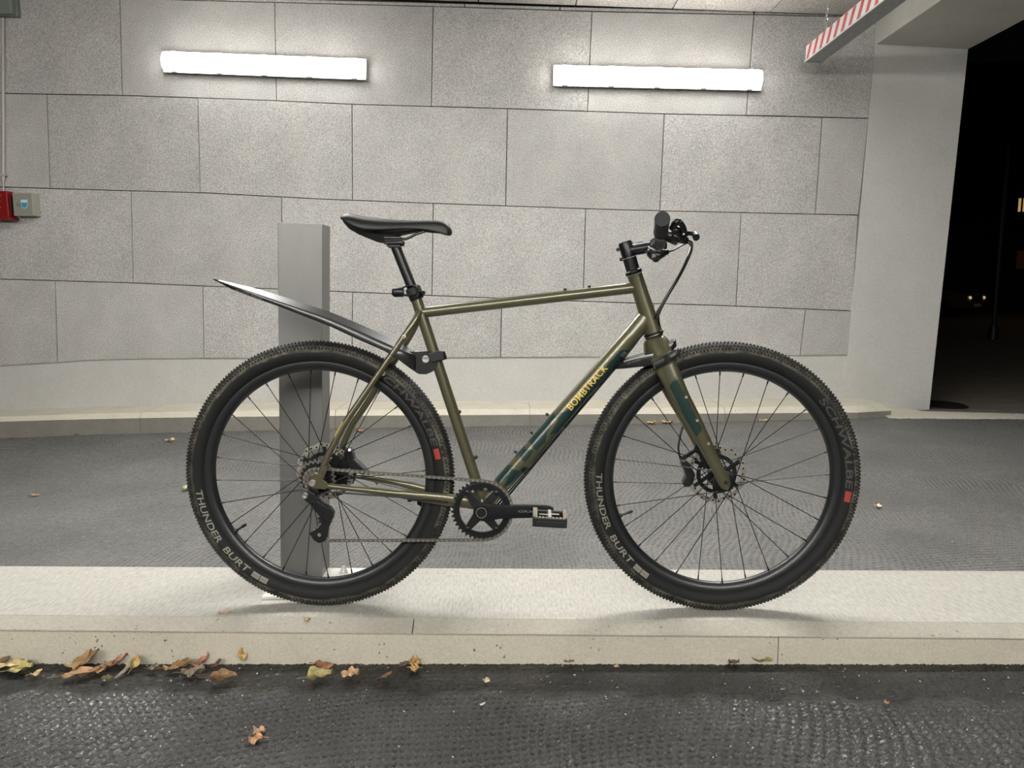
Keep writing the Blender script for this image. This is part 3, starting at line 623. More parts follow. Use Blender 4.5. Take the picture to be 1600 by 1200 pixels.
# conduit with clip, and the grey detector at the top left
a, b = U(4.5, 28, YB-.02), U(5.2, 283, YB-.02)
t = thing('conduit', b, 'thin grey conduit on the block wall, running down to the red alarm box', 'conduit')
m = MB(); m.cyl(a, b, .012, 12); m.build('pipe', M['conduit'], t)
m = MB(); m.cyl(b, U(5.4, 300, YB-.02), .005, 8); m.build('cable', M['lampbody'], t)
p = U(6, 274, YB-.02); m = MB(); m.obox(p, Vector((1, 0, 0)), Vector((0, 1, 0)), Vector((0, 0, 1)), .02, .016, .008); m.build('clip', M['conduit'], t, smooth=0, bevel=.002)
x0, x1, ya, yb, z0, z1 = wbox(-30, 19, -14, 21, .09)
t = thing('detector', ((x0+x1)/2, yb, z0), 'grey rounded device at the top of the wall, above the conduit', 'detector')
m = MB(); m.box(x0, x1, ya, yb, z0, z1); m.build('body', M['devgrey'], t, smooth=0, bevel=.016)
m = MB(); m.box(x0-.003, x1+.010, ya+.045, yb+.001, z0-.003, z1+.003); m.build('back_plate', M['devgrey'], t, smooth=0, bevel=.003)

# ================================================================== stainless post on the middle kerb
Yp = 2.20
pl, pr_ = U(433.3, 347.5, Yp), U(503.5, 349, Yp)
topz = pl.z; xa, xb = pl.x, pr_.x; xa2 = U(438.5, 905, Yp).x; xb2 = U(503.5, 905, Yp).x
t = thing('bollard', ((xa+xb)/2, Yp+.06, 0), 'brushed steel square post bolted to the kerb behind the rear wheel', 'post')
m = MB(); dpt = .095
m.prism([(xa, Yp, topz), (xb, Yp, topz-.004), (xb2, Yp, .006), (xa2, Yp, .006)], (0, dpt, 0)); m.build('post', M['steel'], t, smooth=0, bevel=.003)
c0, c1 = G(409, 937, .0), G(582, 898, .0)
x0, x1 = c0.x, -.425; y0, y1 = c0.y, 2.275
m = MB(); m.box(x0, x1, y0, y1, .0, .009); m.build('base_plate', M['plate'], t, smooth=0, bevel=.0015)
for (x, y) in ((x0+.03, y0+.04), (x1-.045, y0+.04), (G(532, 898, .02).x, 2.235), (x0+.03, y1-.04)):
    m = MB(); m.lathe((x, y, .009), (0, 0, 1), [(.015, 0), (.015, .0025), (.0, .0025)], 18); wsh = m.build('washer', M['bolt'], t)
    m = MB(); m.lathe((x, y, .0115), (0, 0, 1), [(.010, 0), (.010, .009), (.006, .0095), (.006, .018), (0, .018)], 6); m.build('nut', M['bolt'], wsh)
# ================================================================== the bicycle
RC = B(500.5, 746); RC.z = .3675; FC = B(1126.5, 746); FC.z = .3675
bike = thing('bicycle', (0, D0, 0), 'olive green bicycle on the kerb', 'bicycle')
bike['label'] = 'olive green flat bar bicycle with black wheels and camouflaged down tube on the kerb'
def Wp(C, x, lat, z): return C+BF*x+BL*lat+BZ*z
def arc_pt(C, r, ang, lat): return Wp(C, r*math.cos(ang), lat, r*math.sin(ang))
TC, TA, TB = .3350, .0290, .0272
def side_lat(r): return TB*math.sqrt(max(0, 1-((r-TC)/TA)**2))
def ring_text(C, s, a0, a1, r0, r1, out, name, m_, parent, bold=0.02, shear=0.0, spacing=1.0):
    """letters along the tyre wall from angle a0 to a1 (degrees, counter-clockwise positive); out: tops point outward"""
    P, F = text2d(s, 1, bold, shear, spacing, 5); q = MB(); vs = []
    for u, v in P:
        a = math.radians(a0+(a1-a0)*u); r = r0+(r1-r0)*(v if out else 1-v)
        vs.append(arc_pt(C, r, a, side_lat(r)+.0004))
    q.add(vs, F); return q.build(name, m_, parent, smooth=0)
def ring_patch(C, a0, a1, r0, r1, name, m_, parent, off=.0004):
    q = MB(); vs = []; n, k = 6, 5
    for i in range(n+1):
        for j in range(k+1):
            r = r0+(r1-r0)*j/k; vs.append(arc_pt(C, r, math.radians(a0+(a1-a0)*i/n), side_lat(r)+off))
    q.add(vs, [(i*(k+1)+j, (i+1)*(k+1)+j, (i+1)*(k+1)+j+1, i*(k+1)+j+1) for i in range(n) for j in range(k)])
    return q.build(name, m_, parent, smooth=60)
def wheel(C, rot, rear):
    m = MB()
    m.lathe(C, BL, [(.3135, -.0145), (.3150, -.0155), (.3105, -.0165), (.2990, -.0160), (.2895, -.0085), (.2865, 0), (.2895, .0085), (.2990, .0160), (.3105, .0165), (.3150, .0155), (.3135, .0145), (.309, .010), (.309, -.010)], 128, close=True)
    wh = m.build('wheel', M['rim'], bike, smooth=40, origin=C); wh['label'] = 'rear wheel' if rear else 'front wheel'
    # tyre casing; its own axes follow the axle so that the dust material can read the radius
    m = MB(); prof = []
    for k in range(25):
        a = math.radians(-222+264*k/24+0)
        prof.append((TC+TA*math.sin(a+0) if False else TC+TA*math.cos(math.radians(-148+296*k/24)), TB*math.sin(math.radians(-148+296*k/24))))
    m.lathe(C, BL, prof, 144)
    m.f = [f for f in m.f if len(f) == 4]; m.mi = [0]*len(m.f)
    ty = m.build('tyre', M['tyre'], wh, smooth=60, origin=C)
    # tread knobs, joined
    m = MB(); nk = 236
    for k in range(nk):
        for j, (la, sz, hh) in enumerate(((-62, .85, .0026), (-42, .9, .0030), (-15, .95, .0030), (15, .95, .0030), (42, .9, .0030), (62, .85, .0026))):
            a = 2*pi*(k+(.5 if j % 2 else 0))/nk; lr = math.radians(la)
            r = TC+TA*math.cos(lr); lt = TB*math.sin(lr)
            rad = BF*math.cos(a)+BZ*math.sin(a); tan = BZ*math.cos(a)-BF*math.sin(a)
            nrm = (rad*math.cos(lr)+BL*math.sin(lr)).normalized(); wid = nrm.cross(tan).normalized()
            m.obox(C+rad*r+BL*lt+nrm*(hh*.3), tan, wid, nrm, .0021*sz, .0034*sz, hh*.6, taper=.78)
    m.build('tread_knob', M['knob'], ty, smooth=0, kind='stuff')
    # hub
    m = MB()
    if rear: prof = [(.012, -.067), (.017, -.055), (.017, -.040), (.029, -.038), (.029, -.033), (.019, -.028), (.016, .0), (.019, .018), (.030, .022), (.030, .027), (.016, .030), (.012, .060)]
    else: prof = [(.010, -.052), (.015, -.046), (.015, -.040), (.029, -.036), (.029, -.031), (.019, -.026), (.015, -.015), (.015, .015), (.019, .026), (.028, .031), (.028, .036), (.013, .040), (.010, .052)]
    m.lathe(C, BL, prof, 28); m.build('hub', M['black_anod'], wh, smooth=50)
    fl = (-.0355, .0245) if rear else (-.0335, .0335)
    proto = None
    for k in range(28):
        side = k % 2; ra = rot+2*pi*k/28; pair = (k//2) % 2
        ha = ra+(1 if pair else -1)*math.radians(76); hr = .026
        a = arc_pt(C, hr, ha, fl[side]); b = arc_pt(C, .2900, ra, (-.003 if side == 0 else .003))
        m = MB(); m.cyl(a, b, .00115, 7); d = (a-b).normalized(); m.cyl(b, b+d*.014, .0024, 8, .0018)
        m.build('spoke', M['spoke'], wh)
    # brake disc on the far side
    m = MB(); o = []; i_ = []; lt = -.049
    for k in range(96):
        a = 2*pi*k/96; r = .080+.0018*math.sin(a*12); o.append(arc_pt(C, r, a, lt)); i_.append(arc_pt(C, .067+.001*math.sin(a*12+1), a, lt))
    m.ring(o, i_, -BL*.0018)
    rt = m.build('brake_disc', M['rotor'], wh, smooth=0)
    m = MB()
    o = [arc_pt(C, .055, 2*pi*k/60, lt+.001) for k in range(60)]; i_ = [arc_pt(C, .044, 2*pi*k/60, lt+.001) for k in range(60)]
    m.ring(o, i_, -BL*.004)
    for k in range(6):
        a = rot+2*pi*k/6
        c1 = [arc_pt(C, .016, a-.35, lt+.001), arc_pt(C, .016, a+.25, lt+.001), arc_pt(C, .047, a+.55, lt+.001), arc_pt(C, .047, a+.30, lt+.001)]
        m.prism(c1, -BL*.004)
        c1 = [arc_pt(C, .05, a+.33, lt+.001), arc_pt(C, .05, a+.52, lt+.001), arc_pt(C, .070, a+.56, lt+.0005), arc_pt(C, .070, a+.40, lt+.0005)]
        m.prism(c1, -BL*.003)
    m.build('disc_carrier', M['blackgloss'], wh, smooth=0)
    m = MB()
    for k in range(30):
        a = 2*pi*k/30
        p = arc_pt(C, .0735+.003*((k % 3)-1), a, lt+.0004); m.lathe(p, BL, [(.0028, 0), (.0028, .0004)], 8)
    m.build('disc_hole', M['blackmatt'], rt, smooth=0, kind='stuff')
    return wh, ty
rw, rty = wheel(RC, math.radians(3.0), True)
fw, fty = wheel(FC, math.radians(2.5), False)
ring_text(RC, 'THUNDER', 186.5, 213.5, .3190, .3350, False, 'lettering', M['tyretext'], rty, .015, 0.1)
ring_text(RC, 'BURT', 217.0, 233.0, .3190, .3350, False, 'lettering', M['tyretext'], rty, .015, 0.1)
ring_text(FC, 'THUNDER', 177.0, 204.0, .3190, .3350, False, 'lettering', M['tyretext'], fty, .015, 0.1)
ring_text(FC, 'BURT', 207.5, 224.0, .3190, .3350, False, 'lettering', M['tyretext'], fty, .015, 0.1)
ring_text(FC, 'SCHWALBE', 42, -3.5, .3200, .3370, True, 'lettering', M['tyretext2'], fty, .02, 0.1)
ring_text(RC, 'SCHWALBE', 60, 15.5, .3200, .3370, True, 'lettering', M['tyretext2'], rty, .02, 0.1)
for C_, ty, a in ((RC, rty, 235.0), (FC, fty, 225.8)):
    for k in (0, 4.3):
        p = ring_patch(C_, a+k, a+k+3.9, .3205, .3350, 'label_patch', M['tyretext'], ty)
        ring_text(C_, 'ADDIX', a+k+.5, a+k+3.4, .3255, .3300, False, 'lettering', M['tyretext2'], ty, 0, 0)
for C_, ty, a in ((RC, rty, 14.2), (FC, fty, -4.6)):
    ring_patch(C_, a, a-5.0, .3215, .3365, 'red_patch', M['redlabel'], ty)
for C_, wh, a in ((RC, rw, 213.5), (FC, fw, 201.5)):
    m = MB(); p = arc_pt(C_, .288, math.radians(a), 0); q = arc_pt(C_, .250, math.radians(a), 0); d = (q-p).normalized()
    m.lathe(p, d, [(.0065, 0), (.0055, .006), (.003, .007), (.003, .022), (.0045, .023), (.004, .036), (.0, .039)], 12); m.build('valve', M['blackmatt'], wh)

# ---- frame
NS = 1.0/585  # metres per pixel on the frame, for tube radii
def fr(name, pts, rad, seg=24, m_=None, ref=None, parent=None, caps=True, **kw):
    q = MB(); q.tube(pts, rad, seg, ref, caps); return q.build(name, m_ or M['olive'], parent or bike, smooth=45, **kw)
bbp = B(755, 788)
ht0, ht1 = B(991.5, 429), B(1020.5, 519)
fr('head_tube', [ht0, ht0.lerp(ht1, .06), ht0.lerp(ht1, .45), ht0.lerp(ht1, .94), ht1], [.0200, .0197, .0208, .0232, .0238])
tt0, tt1 = B(658, 488.5), B(1000, 448.5)
fr('top_tube', [tt0, tt1], [.0143, .0145])
st0, st1 = B(648.5, 461), B(752, 776)
seat_tube = fr('seat_tube', [st0, st1], .0150)
dt0, dt1 = B(760, 784), B(1011, 495.5)
# down tube with painted camouflage: fine faces, painted by the pattern on its side
m = MB(); nL, nS = 520, 112; R = .0238
ax = (dt1-dt0); Ld = ax.length; ax.normalize(); rl = (BL-ax*BL.dot(ax)).normalized(); rq = ax.cross(rl).normalized()
if rq.z < 0: rq = -rq          # rq: towards the upper edge of the tube
def dtp(s_, phi, r=R): t_ = min(1, max(0, (s_/Ld-.90)/.08)); return dt0+ax*s_+rl*(r*(1-.14*t_)*math.cos(phi))+rq*(r*math.sin(phi))
def c8(l): return [(x/5.714+760, y/5.714+540) for x, y in l]
PAT = [c8(l) for l in (
    [(1200, 40), (1085, 165), (1050, 225), (940, 345), (735, 575), (700, 592), (640, 605), (618, 640), (640, 668), (600, 735), (560, 800), (700, 760), (1300, 120), (1300, 40)],
    [(600, 590), (480, 690), (330, 860), (395, 862), (418, 925), (455, 935), (505, 875), (522, 872), (545, 770), (580, 725), (570, 680), (620, 640)],
    [(340, 870), (300, 905), (225, 985), (270, 992), (335, 945), (345, 915)],
    [(298, 985), (352, 920), (420, 935), (385, 1000), (345, 1040), (310, 1010)],
    [(160, 1060), (60, 1180), (110, 1230), (190, 1180), (205, 1105), (230, 1070)],
    [(215, 1095), (290, 1118), (335, 1078), (350, 1110), (250, 1230), (160, 1260), (190, 1180)],
    [(40, 1240), (0, 1300), (60, 1320), (110, 1250)],
)]
vs = [dtp(Ld*i/nL, 2*pi*k/nS) for i in range(nL+1) for k in range(nS)]; m.v = vs
for i in range(nL):
    for k in range(nS):
        phi = 2*pi*(k+.5)/nS
        c = dtp(Ld*(i+.5)/nL, phi if math.cos(phi) > 0 else pi-phi)
        x, y = proj(c); dark = any(inpoly(x, y, P) for P in PAT)
        m.f.append((i*nS+k, i*nS+(k+1) % nS, (i+1)*nS+(k+1) % nS, (i+1)*nS+k)); m.mi.append(1 if dark else 0)
dt = m.build('down_tube', [M['olive'], M['camo']], bike, smooth=60)
P, F = text2d('BOMBTRACK', 1, .012, 0, 1.05, 6)
s0 = (B(884, 634, .02)-dt0).dot(ax); s1 = (B(943, 569, .02)-dt0).dot(ax)
m = MB(); m.add([dtp(s0+(s1-s0)*u, .02+(v-.5)*.0185/R, R+.0004) for u, v in P], F); m.build('lettering', M['gold'], dt, smooth=0)
m = MB(); m.lathe(bbp, BL, [(.019, -.036), (.0215, -.034), (.0215, .034), (.019, .036)], 28); m.build('bottom_bracket_shell', M['olive'], bike, smooth=40)
# stays
for sg in (1, -1):
    lt = .0655*sg
    if sg > 0: P1 = [B(656, 486, .010), B(648, 501, .022), B(628, 531, .034), B(561, 629, .050), B(540, 660, .056), B(520, 697, .062), B(508, 722, .065), B(502, 740, .067)]
    else: P1 = [B(656, 486, -.010), B(652, 501, -.022), B(637, 531, -.034), B(574, 629, -.048), B(553, 660, -.054), B(542, 682, -.058), B(533, 702, -.062)]
    ss = fr('seatstay', spline(P1, 4), .0086, 16)
    m = MB(); a, b = B(537, 648, .058*sg+.0), B(523, 676, .062*sg)
    d = (b-a).normalized()
    nn = (BL-d*BL.dot(d)).normalized(); qq = d.cross(nn); 
    ctr = P1[4]; dirn = (P1[5]-P1[4]).normalized()
    L0_ = .085
    nn = (BL-dirn*BL.dot(dirn)).normalized(); qq = dirn.cross(nn); qq = qq if qq.z > 0 else -qq
    vs = []
    for i in range(9):
        for j in range(4):
            an = math.radians(35+32*j/3*(1-i/16)); p = ctr+dirn*(L0_*(.0+.55*i/8)); vs.append(p+nn*(.0094*math.cos(an)*sg)+qq*(.0094*math.sin(an)))
    m.add(vs, [(i*4+j, (i+1)*4+j, (i+1)*4+j+1, i*4+j+1) for i in range(8) for j in range(3)]); m.build('stripe', M['yellow'], ss, smooth=60)
    m = MB(); p = B(631, 526, .045*sg); m.lathe(p-BL*.008*sg, BL*sg, [(.0055, 0), (.0055, .006), (.003, .0062), (.003, .004), (0, .004)], 12); m.build('bolt', M['bolt'], ss)
    # chainstay
    a = B(509, 759, .066) if sg > 0 else B(540, 742, -.066)
    mid = B(600, 769, .060) if sg > 0 else B(610, 752, -.058)
    mid2 = B(664, 777, .046) if sg > 0 else B(672, 768, -.046)
    en = B(742, 787, .030*sg)
    fr('chainstay', spline([a, mid, mid2, B(700, 781, .038*sg), en], 4), [(.0072, .007)]*3+[(.0095, .008)]*3+[(.0125, .0075)]*2+[(.0150, .0075)]*2+[(.0165, .0085)]*7, 16)
    # dropout
    C = Wp(RC, 0, .070*sg, 0); q = MB()
    if sg > 0:
        out = [B(x, y, .073) for x, y in ((483, 750), (485, 743), (492, 739), (500, 742), (501, 733), (512, 727), (508, 742), (504, 750), (510, 755), (514, 761), (508, 765), (498, 764), (488, 763), (483, 758))]
        q.prism(out, -BL*.008); dr = q.build('dropout', M['olive'], bike, smooth=0, bevel=.0015)
        q = MB(); c = B(488.3, 755, .073)
        q.lathe(c, BL, [(.0095, -.02), (.0095, .003), (.0080, .0042), (.0062, .0042), (.0045, .001), (0, .001)], 24); q.build('axle_end', M['bolt'], dr)
    else:
        out = [B(x, y, -.064) for x, y in ((497, 753), (497, 742), (508, 738), (524, 716), (532, 697), (546, 700), (549, 706), (540, 716), (543, 742), (556, 746), (552, 756), (520, 758), (503, 760))]
        q.prism(out, -BL*.008); q.build('dropout', M['olive'], bike, smooth=0, bevel=.0015)
# seat cluster collar lines, stay bridge
fr('stay_bridge', [B(598, 583, -.040), B(598, 583, .040)], .0075, 14, ref=BZ)
# bottle bosses
def boss(parent_name, px, py, d, r=.0042, h=.005, lat=0.0, m_='blackmatt'):
    m = MB(); p = B(px, py, lat); d = Vector(d).normalized(); m.lathe(p-d*.004, d, [(r*1.3, 0), (r*1.3, .004), (r, .004+h*.4), (r, .004+h), (0, .004+h)], 12); return m.build('bolt', M[m_], bike)
up_dt = rq
for x, y in ((855, 647.5), (830.5, 676), (805.5, 706)): boss('', x, y, up_dt, r=.0033, h=.0042, m_='black_anod')
for x, y in ((883, 453.5), (921, 449)): boss('', x, y, (0, 0, 1))
sdir = (st1-st0).normalized(); sfwd = sdir.cross(BL); sfwd = sfwd if sfwd.x > 0 else -sfwd
for x, y in ((717.5, 643.5), (743.5, 714)): boss('', x, y, sfwd)

# ---- fork
cr = MB()
cr.tube([B(1020.5, 526), B(1022, 531), B(1026, 541), B(1031, 552), B(1036, 562), B(1040, 570)], [(.0215, .0205), (.0300, .027), (.0365, .038), (.0380, .050), (.0355, .062), (.030, .066)], 32)
fork = cr.build('fork', M['olive'], bike, smooth=60)
def fork_poly(P, sg):
    return P
for sg in (1, -1):
    L_ = .0575*sg
    pts = [(1034, 556, .030), (1041, 572, .0290), (1052, 596, .0262), (1066, 625, .0235), (1082, 654, .0215), (1098, 685, .0190), (1113, 715, .0168), (1126, 740, .0158), (1131.5, 751, .0160), (1134, 757, .0150), (1136, 762, .0115), (1137.5, 765.5, .004)]
    # fork pixels are read on the near blade; the far blade is its mirror image
    path = []; rr = []
    k_ = 1+.0575/1.0*0
    for (x, y, r) in pts:
        p = B(x, y, .066); p = p-BL*.066+BL*(L_*(1.0 if y > 590 else .93))
        path.append(p); rr.append((r, .0125 if y < 700 else .0085))
    q = MB(); sub = []; sr = []
    for i in range(len(path)-1):
        n_ = max(1, int((path[i+1]-path[i]).length/.0013))
        for k in range(n_):
            t = k/n_; sub.append(path[i].lerp(path[i+1], t)); sr.append((rr[i][0]*(1-t)+rr[i+1][0]*t, rr[i][1]*(1-t)+rr[i+1][1]*t))
    sub.append(path[-1]); sr.append(rr[-1])
    q.tube(sub, sr, 112)
    GP = [(1045.5, 604), (1055, 588), (1071, 618), (1087, 649), (1097, 672), (1088.5, 682.5), (1079, 667), (1066, 645), (1055, 622)]
    mi = []
    shift = BL*(.066-L_) if sg > 0 else None
    for f in q.f:
        c = sum((q.v[i] for i in f), Vector())/len(f)
        if len(f) > 4: mi.append(0); continue
        lt = (c-(D0-0)*Vector((0, 1, 0))).dot(BL)
        lt = (Vector((c.x, c.y, c.z))-B(1040, 570)).dot(BL)
        if sg > 0: x, y = proj(c); ok = lt > .0575-.001
        else: x, y = proj(c+BL*.115); ok = lt < -.0575+.001
        dk = 0
        if ok and inpoly(x, y, GP): dk = 1
        mi.append(dk)
    q.mi = mi
    bl = q.build('blade', [M['olive'], M['camo']], fork, smooth=60)
    m = MB()
    def on_blade(x, y):
        t_ = (y-572)/24; dx_ = ((x-(1041+11*t_))*.91)/600; u_ = max(-.97, min(.97, dx_/(.0290-.0028*t_)))
        return B(x, y, .0575+.0125*math.sqrt(1-u_*u_)+.0004)
    for k in range(13):
        t_ = k/12; ax_, ay_ = 1033.6+10.2*t_, 574+28.5*t_; bx_, by_ = 1045.2+8.3*t_, 566+22.5*t_; n0_ = len(m.v)
        for i in range(9):
            s_ = i/8; x_, y_ = ax_+(bx_-ax_)*s_, ay_+(by_-ay_)*s_
            for o_ in (-.42, .42):
                p_ = on_blade(x_, y_+o_)
                m.v.append(p_ if sg > 0 else p_-BL*(2*(p_-B(x_, y_+o_, .0)).dot(BL)))
        for i in range(8): m.f.append((n0_+2*i, n0_+2*i+1, n0_+2*i+3, n0_+2*i+2)); m.mi.append(0)
    m.build('hatch_print', M['camo'], bl, smooth=0)
    if sg > 0:
        m = MB(); m.lathe(B(1134, 754, .0655), BL, [(.0058, 0), (.0058, .0022), (.0, .0022)], 16); m.build('axle_hole', M['blackmatt'], bl)
    for (x, y) in ((1071.5, 620), (1089, 656.5), (1106.5, 692.5)):
        p = B(x, y, .0655 if sg > 0 else .066); p = p if sg > 0 else p-BL*.131
        m = MB(); m.lathe(p, BL*sg, [(.0045, 0), (.0045, .005), (.0034, .0066), (.0018, .0066), (.0018, .004), (0, .004)], 14); m.build('bolt', M['silver'], bl)
# headset
hd = (ht1-ht0).normalized()
def hring(a, name, prof, m_='blackgloss'):
    q = MB(); q.lathe(a, hd, prof, 28); return q.build(name, M[m_], bike, smooth=40)
hring(B(1021.2, 521.5), 'headset_ring', [(.0242, -.004), (.0262, -.003), (.0262, .004), (.0242, .0055)])
hring(B(1021.6, 523), 'seal', [(.0264, -.0012), (.0264, .0012)], 'silver')
hring(B(990, 425.0), 'headset_ring', [(.0155, -.008), (.0215, -.003), (.0222, .003), (.0205, .006)])
# ---- stem
s_top, s_bot = B(976.5, 379), B(989, 422)
q = MB(); q.tube([s_bot, s_bot.lerp(s_top, .45)], [.0178, .0178], 28); q.build('spacer', M['blackmatt'], bike)
q = MB()
q.tube([s_bot.lerp(s_top, .46), s_bot.lerp(s_top, .97), s_top], [.0182, .0182, .0172], 28)
stem = q.build('stem', M['black_anod'], bike, smooth=50)
barc = B(1026.5, 384.5)
q = MB(); sa = B(981, 391.5)
q.tube([sa, sa.lerp(barc, .25), sa.lerp(barc, .75), barc], [(.0160, .0175), (.0150, .0160), (.0150, .0160), (.0165, .020)], 24); q.build('extension', M['black_anod'], stem, smooth=50)
q = MB(); q.lathe(barc, BL, [(.0180, -.026), (.0225, -.023), (.0225, .023), (.0180, .026)], 28); q.build('bar_clamp', M['black_anod'], stem, smooth=40)
q = MB(); q.lathe(s_top, -hd, [(.0165, 0), (.0165, .002), (.005, .0035), (0, .0035)], 24); q.build('top_cap', M['blackgloss'], stem)
for (x, y) in ((965.5, 390), (970.5, 405.5)):
    for lt in (.012,):
        q = MB(); q.cyl(B(x, y, -.008), B(x, y, .014), .0048, 12); q.build('bolt', M['blackgloss'], stem)
def flat_text(s_, p0, p1, h, name, m_, parent, nrm=BL, bold=0.0):
    P, F = text2d(s_, 1, bold, 0, 1, 2); X = (p1-p0); L = X.length; X.normalize(); Zd = nrm.cross(X); Zd = Zd if Zd.z > 0 else -Zd
    q = MB(); q.add([p0+X*(L*u)+Zd*(h*v) for u, v in P], F); return q.build(name, m_, parent, smooth=0)
flat_text('RITCHEY', B(990.5, 385.2, .0168), B(1010.5, 379.8, .0168), .0036, 'lettering', M['printgrey'], stem)
flat_text('COMP', B(993, 395.0, .0172), B(1007, 391.5, .0172), .0032, 'lettering', M['tyretext2'], stem)
# ---- handlebar with near grip end at (1035, 341)
gN = B(1035.0, 341.8, .345); gNi = gN+(barc-gN)*.42
off = gN-barc; latc = off.dot(BL); side = off-BL*latc
_f = B(985, 388, -latc)-barc; side_far = _f-BL*_f.dot(BL)
def hb_pt(f, far=False):
    lt = latc*f*(-1 if far else 1); k = 0 if f < .12 else (f-.12)/.88
    return barc+BL*lt+(side_far if far else side)*k
path = [hb_pt(f) for f in (0, .08, .18, .32, .45, .6, .8, .98)]; pathF = [hb_pt(f, True) for f in (0, .08, .18, .32, .45, .6, .8, .98)]
q = MB(); full = spline(pathF[::-1][:-1]+path, 3)
q.tube(full, [.0158 if (p-barc).length < .045 else (.0135 if (p-barc).length < .1 else .0112) for p in full], 20, ref=BZ)
bar = q.build('handlebar', M['blackmatt'], bike, smooth=50)
for far in (False, True):
    P_ = [hb_pt(f, far) for f in (.60, .62, .80, .97, .985, 1.0)]
    q = MB(); q.tube(P_, [.0155, .0168, .0160, .0162, .0170, .0162], 28, ref=BZ); q.build('grip', M['rubber'], bar, smooth=30)
    # flange of the grip
    q = MB(); q.tube([hb_pt(.585, far), hb_pt(.60, far)], [.0175, .0175], 28, ref=BZ); q.build('grip_collar', M['blackgloss'], bar)
    # brake lever: clamp, body with reservoir, blade
    c = hb_pt(.53, far)
    q = MB(); q.tube([hb_pt(.50, far), hb_pt(.565, far)], [.0155, .0155], 24, ref=BZ); cl = q.build('lever_clamp', M['blackgloss'], bar, smooth=30)
    fwd = (BF*.93-BZ*.30).normalized(); upv = (BZ*.95+BF*.30).normalized(); sg = -1 if far else 1
    q = MB(); q.tube([c+fwd*.010, c+fwd*.022+upv*.001, c+fwd*.036-BL*.02*sg, c+fwd*.046-BL*.045*sg-upv*.004], [(.010, .011), (.013, .014), (.011, .012), (.006, .006)], 16, ref=upv); q.build('lever_body', M['blackgloss'], bar, smooth=50)
    q = MB(); pp = [c+fwd*.040+BL*.004*sg, c+fwd*.052+BL*.03*sg-upv*.002, c+fwd*.050+BL*.062*sg-upv*.006, c+fwd*.040+BL*.085*sg-upv*.008, c+fwd*.047+BL*.098*sg-upv*.008]
    q.tube(spline(pp, 4), [(.0048, .0075)]*17, 12, ref=upv); lv = q.build('brake_lever', M['blackgloss'], bar, smooth=50)
# shifter on the near side: pod below the bar with the thumb paddle and gear indicator in front of the grip
q = MB(); c = B(1022, 396, .17); q.tube(spline([B(1012, 390, .16), B(1019, 396, .17), B(1029, 399, .18), B(1036, 395, .175), B(1042, 394, .17)], 4), [(.008, .012)]*3+[(.012, .016)]*6+[(.010, .012)]*4+[(.007, .009)]*4, 16)
sh_ = q.build('shifter', M['blackgloss'], bar, smooth=50)
q = MB(); q.tube(spline([B(1020, 399, .18), B(1024, 404, .20), B(1028, 403, .21)], 4), [(.0055, .008)]*4+[(.0085, .009)]*3+[(.006, .006)]*2, 14); q.build('thumb_paddle', M['blackmatt'], sh_, smooth=50)
q = MB(); q.tube(spline([B(1049, 357, .27), B(1054, 350, .28), B(1058, 346, .29), B(1064, 343.5, .29)], 4), [(.0060, .008)]*4+[(.0085, .011)]*5+[(.0075, .007), (.006, .006), (.004, .004), (.002, .003)], 14); q.build('clamp_nut', M['blackgloss'], bar, smooth=50)
q = MB(); q.tube(spline([B(1050, 361, .26), B(1058, 360, .26), B(1066, 368, .25), B(1071, 373, .25)], 4), [(.010, .012)]*5+[(.0105, .010)]*4+[(.0070, .008)]*4, 14); q.build('master_cylinder', M['blackgloss'], bar, smooth=50)
q = MB(); q.tube(spline([B(1062, 347, .285), B(1067, 354, .28), B(1070, 364, .27)], 4), [(.0065, .006)]*9, 12); q.build('reservoir', M['blackgloss'], bar, smooth=50)
q = MB(); q.tube(spline([B(1070, 367, .26), B(1077, 364.5, .28), B(1085, 366, .30), B(1088, 371, .32)], 4), [(.0045, .007)]*4+[(.0055, .008)]*5+[(.0075, .008)]*4, 12); q.build('brake_lever', M['blackgloss'], bar, smooth=50)
q = MB(); q.sph(B(1068, 366, .275), .0035, 10); q.build('adjuster', M['silver'], bar)
# ---- hoses and cables
def hose(pts, r=.0025, name='cable', m_='blackgloss', n=6):
    q = MB(); q.tube(spline(pts, n), r, 8); return q.build(name, M[m_], bike, smooth=60)
hose([B(1050, 369, .24), B(1066, 375, .22), B(1075, 376, .20), B(1081, 380, .17), B(1080, 393, .12), B(1072, 412, .07), B(1059, 437, .04), B(1044, 462, .03), B(1031, 487, .026), B(1029, 500, .022), B(1035, 525, -.01), B(1040, 545, -.04)], .0028, 'brake_hose')
hose([B(1052, 371, -.23), B(1072, 374, -.18), B(1078, 379, -.12), B(1077, 392, -.06), B(1068, 417, 0), B(1052, 445, .02), B(1037, 470, .024), B(1027, 490, .024), B(1018, 505, .010)], .0028, 'brake_hose')
hose([B(1040, 394, .17), B(1052, 391, .14), B(1066, 383, .10), B(1076, 380, .08), B(1080, 388, .06), B(1072, 408, .04), B(1056, 440, .02), B(1040, 466, .01), B(1026, 488, .0)], .0022, 'gear_cable')
hose([B(1006, 519, .012), B(989, 539, .012), B(975, 555.5, .012), B(943, 592.5, .012), B(876.5, 671.5, .012), B(823, 735.5, .011), B(798, 765, .010), B(778, 788, .010)], .0026, 'gear_cable')
hose([B(1006, 519, -.004), B(977, 557, .002), B(878, 674, .002), B(825, 738, .002), B(780, 792, .002)], .0026, 'brake_hose')
for x, y in ((974, 554), (877, 671), (822, 736)):
    q = MB(); p = B(x, y, .009); q.obox(p, ax, BL, rq, .008, .013, .005); q.build('cable_guide', M['blackgloss'], bike, smooth=0, bevel=.0015)
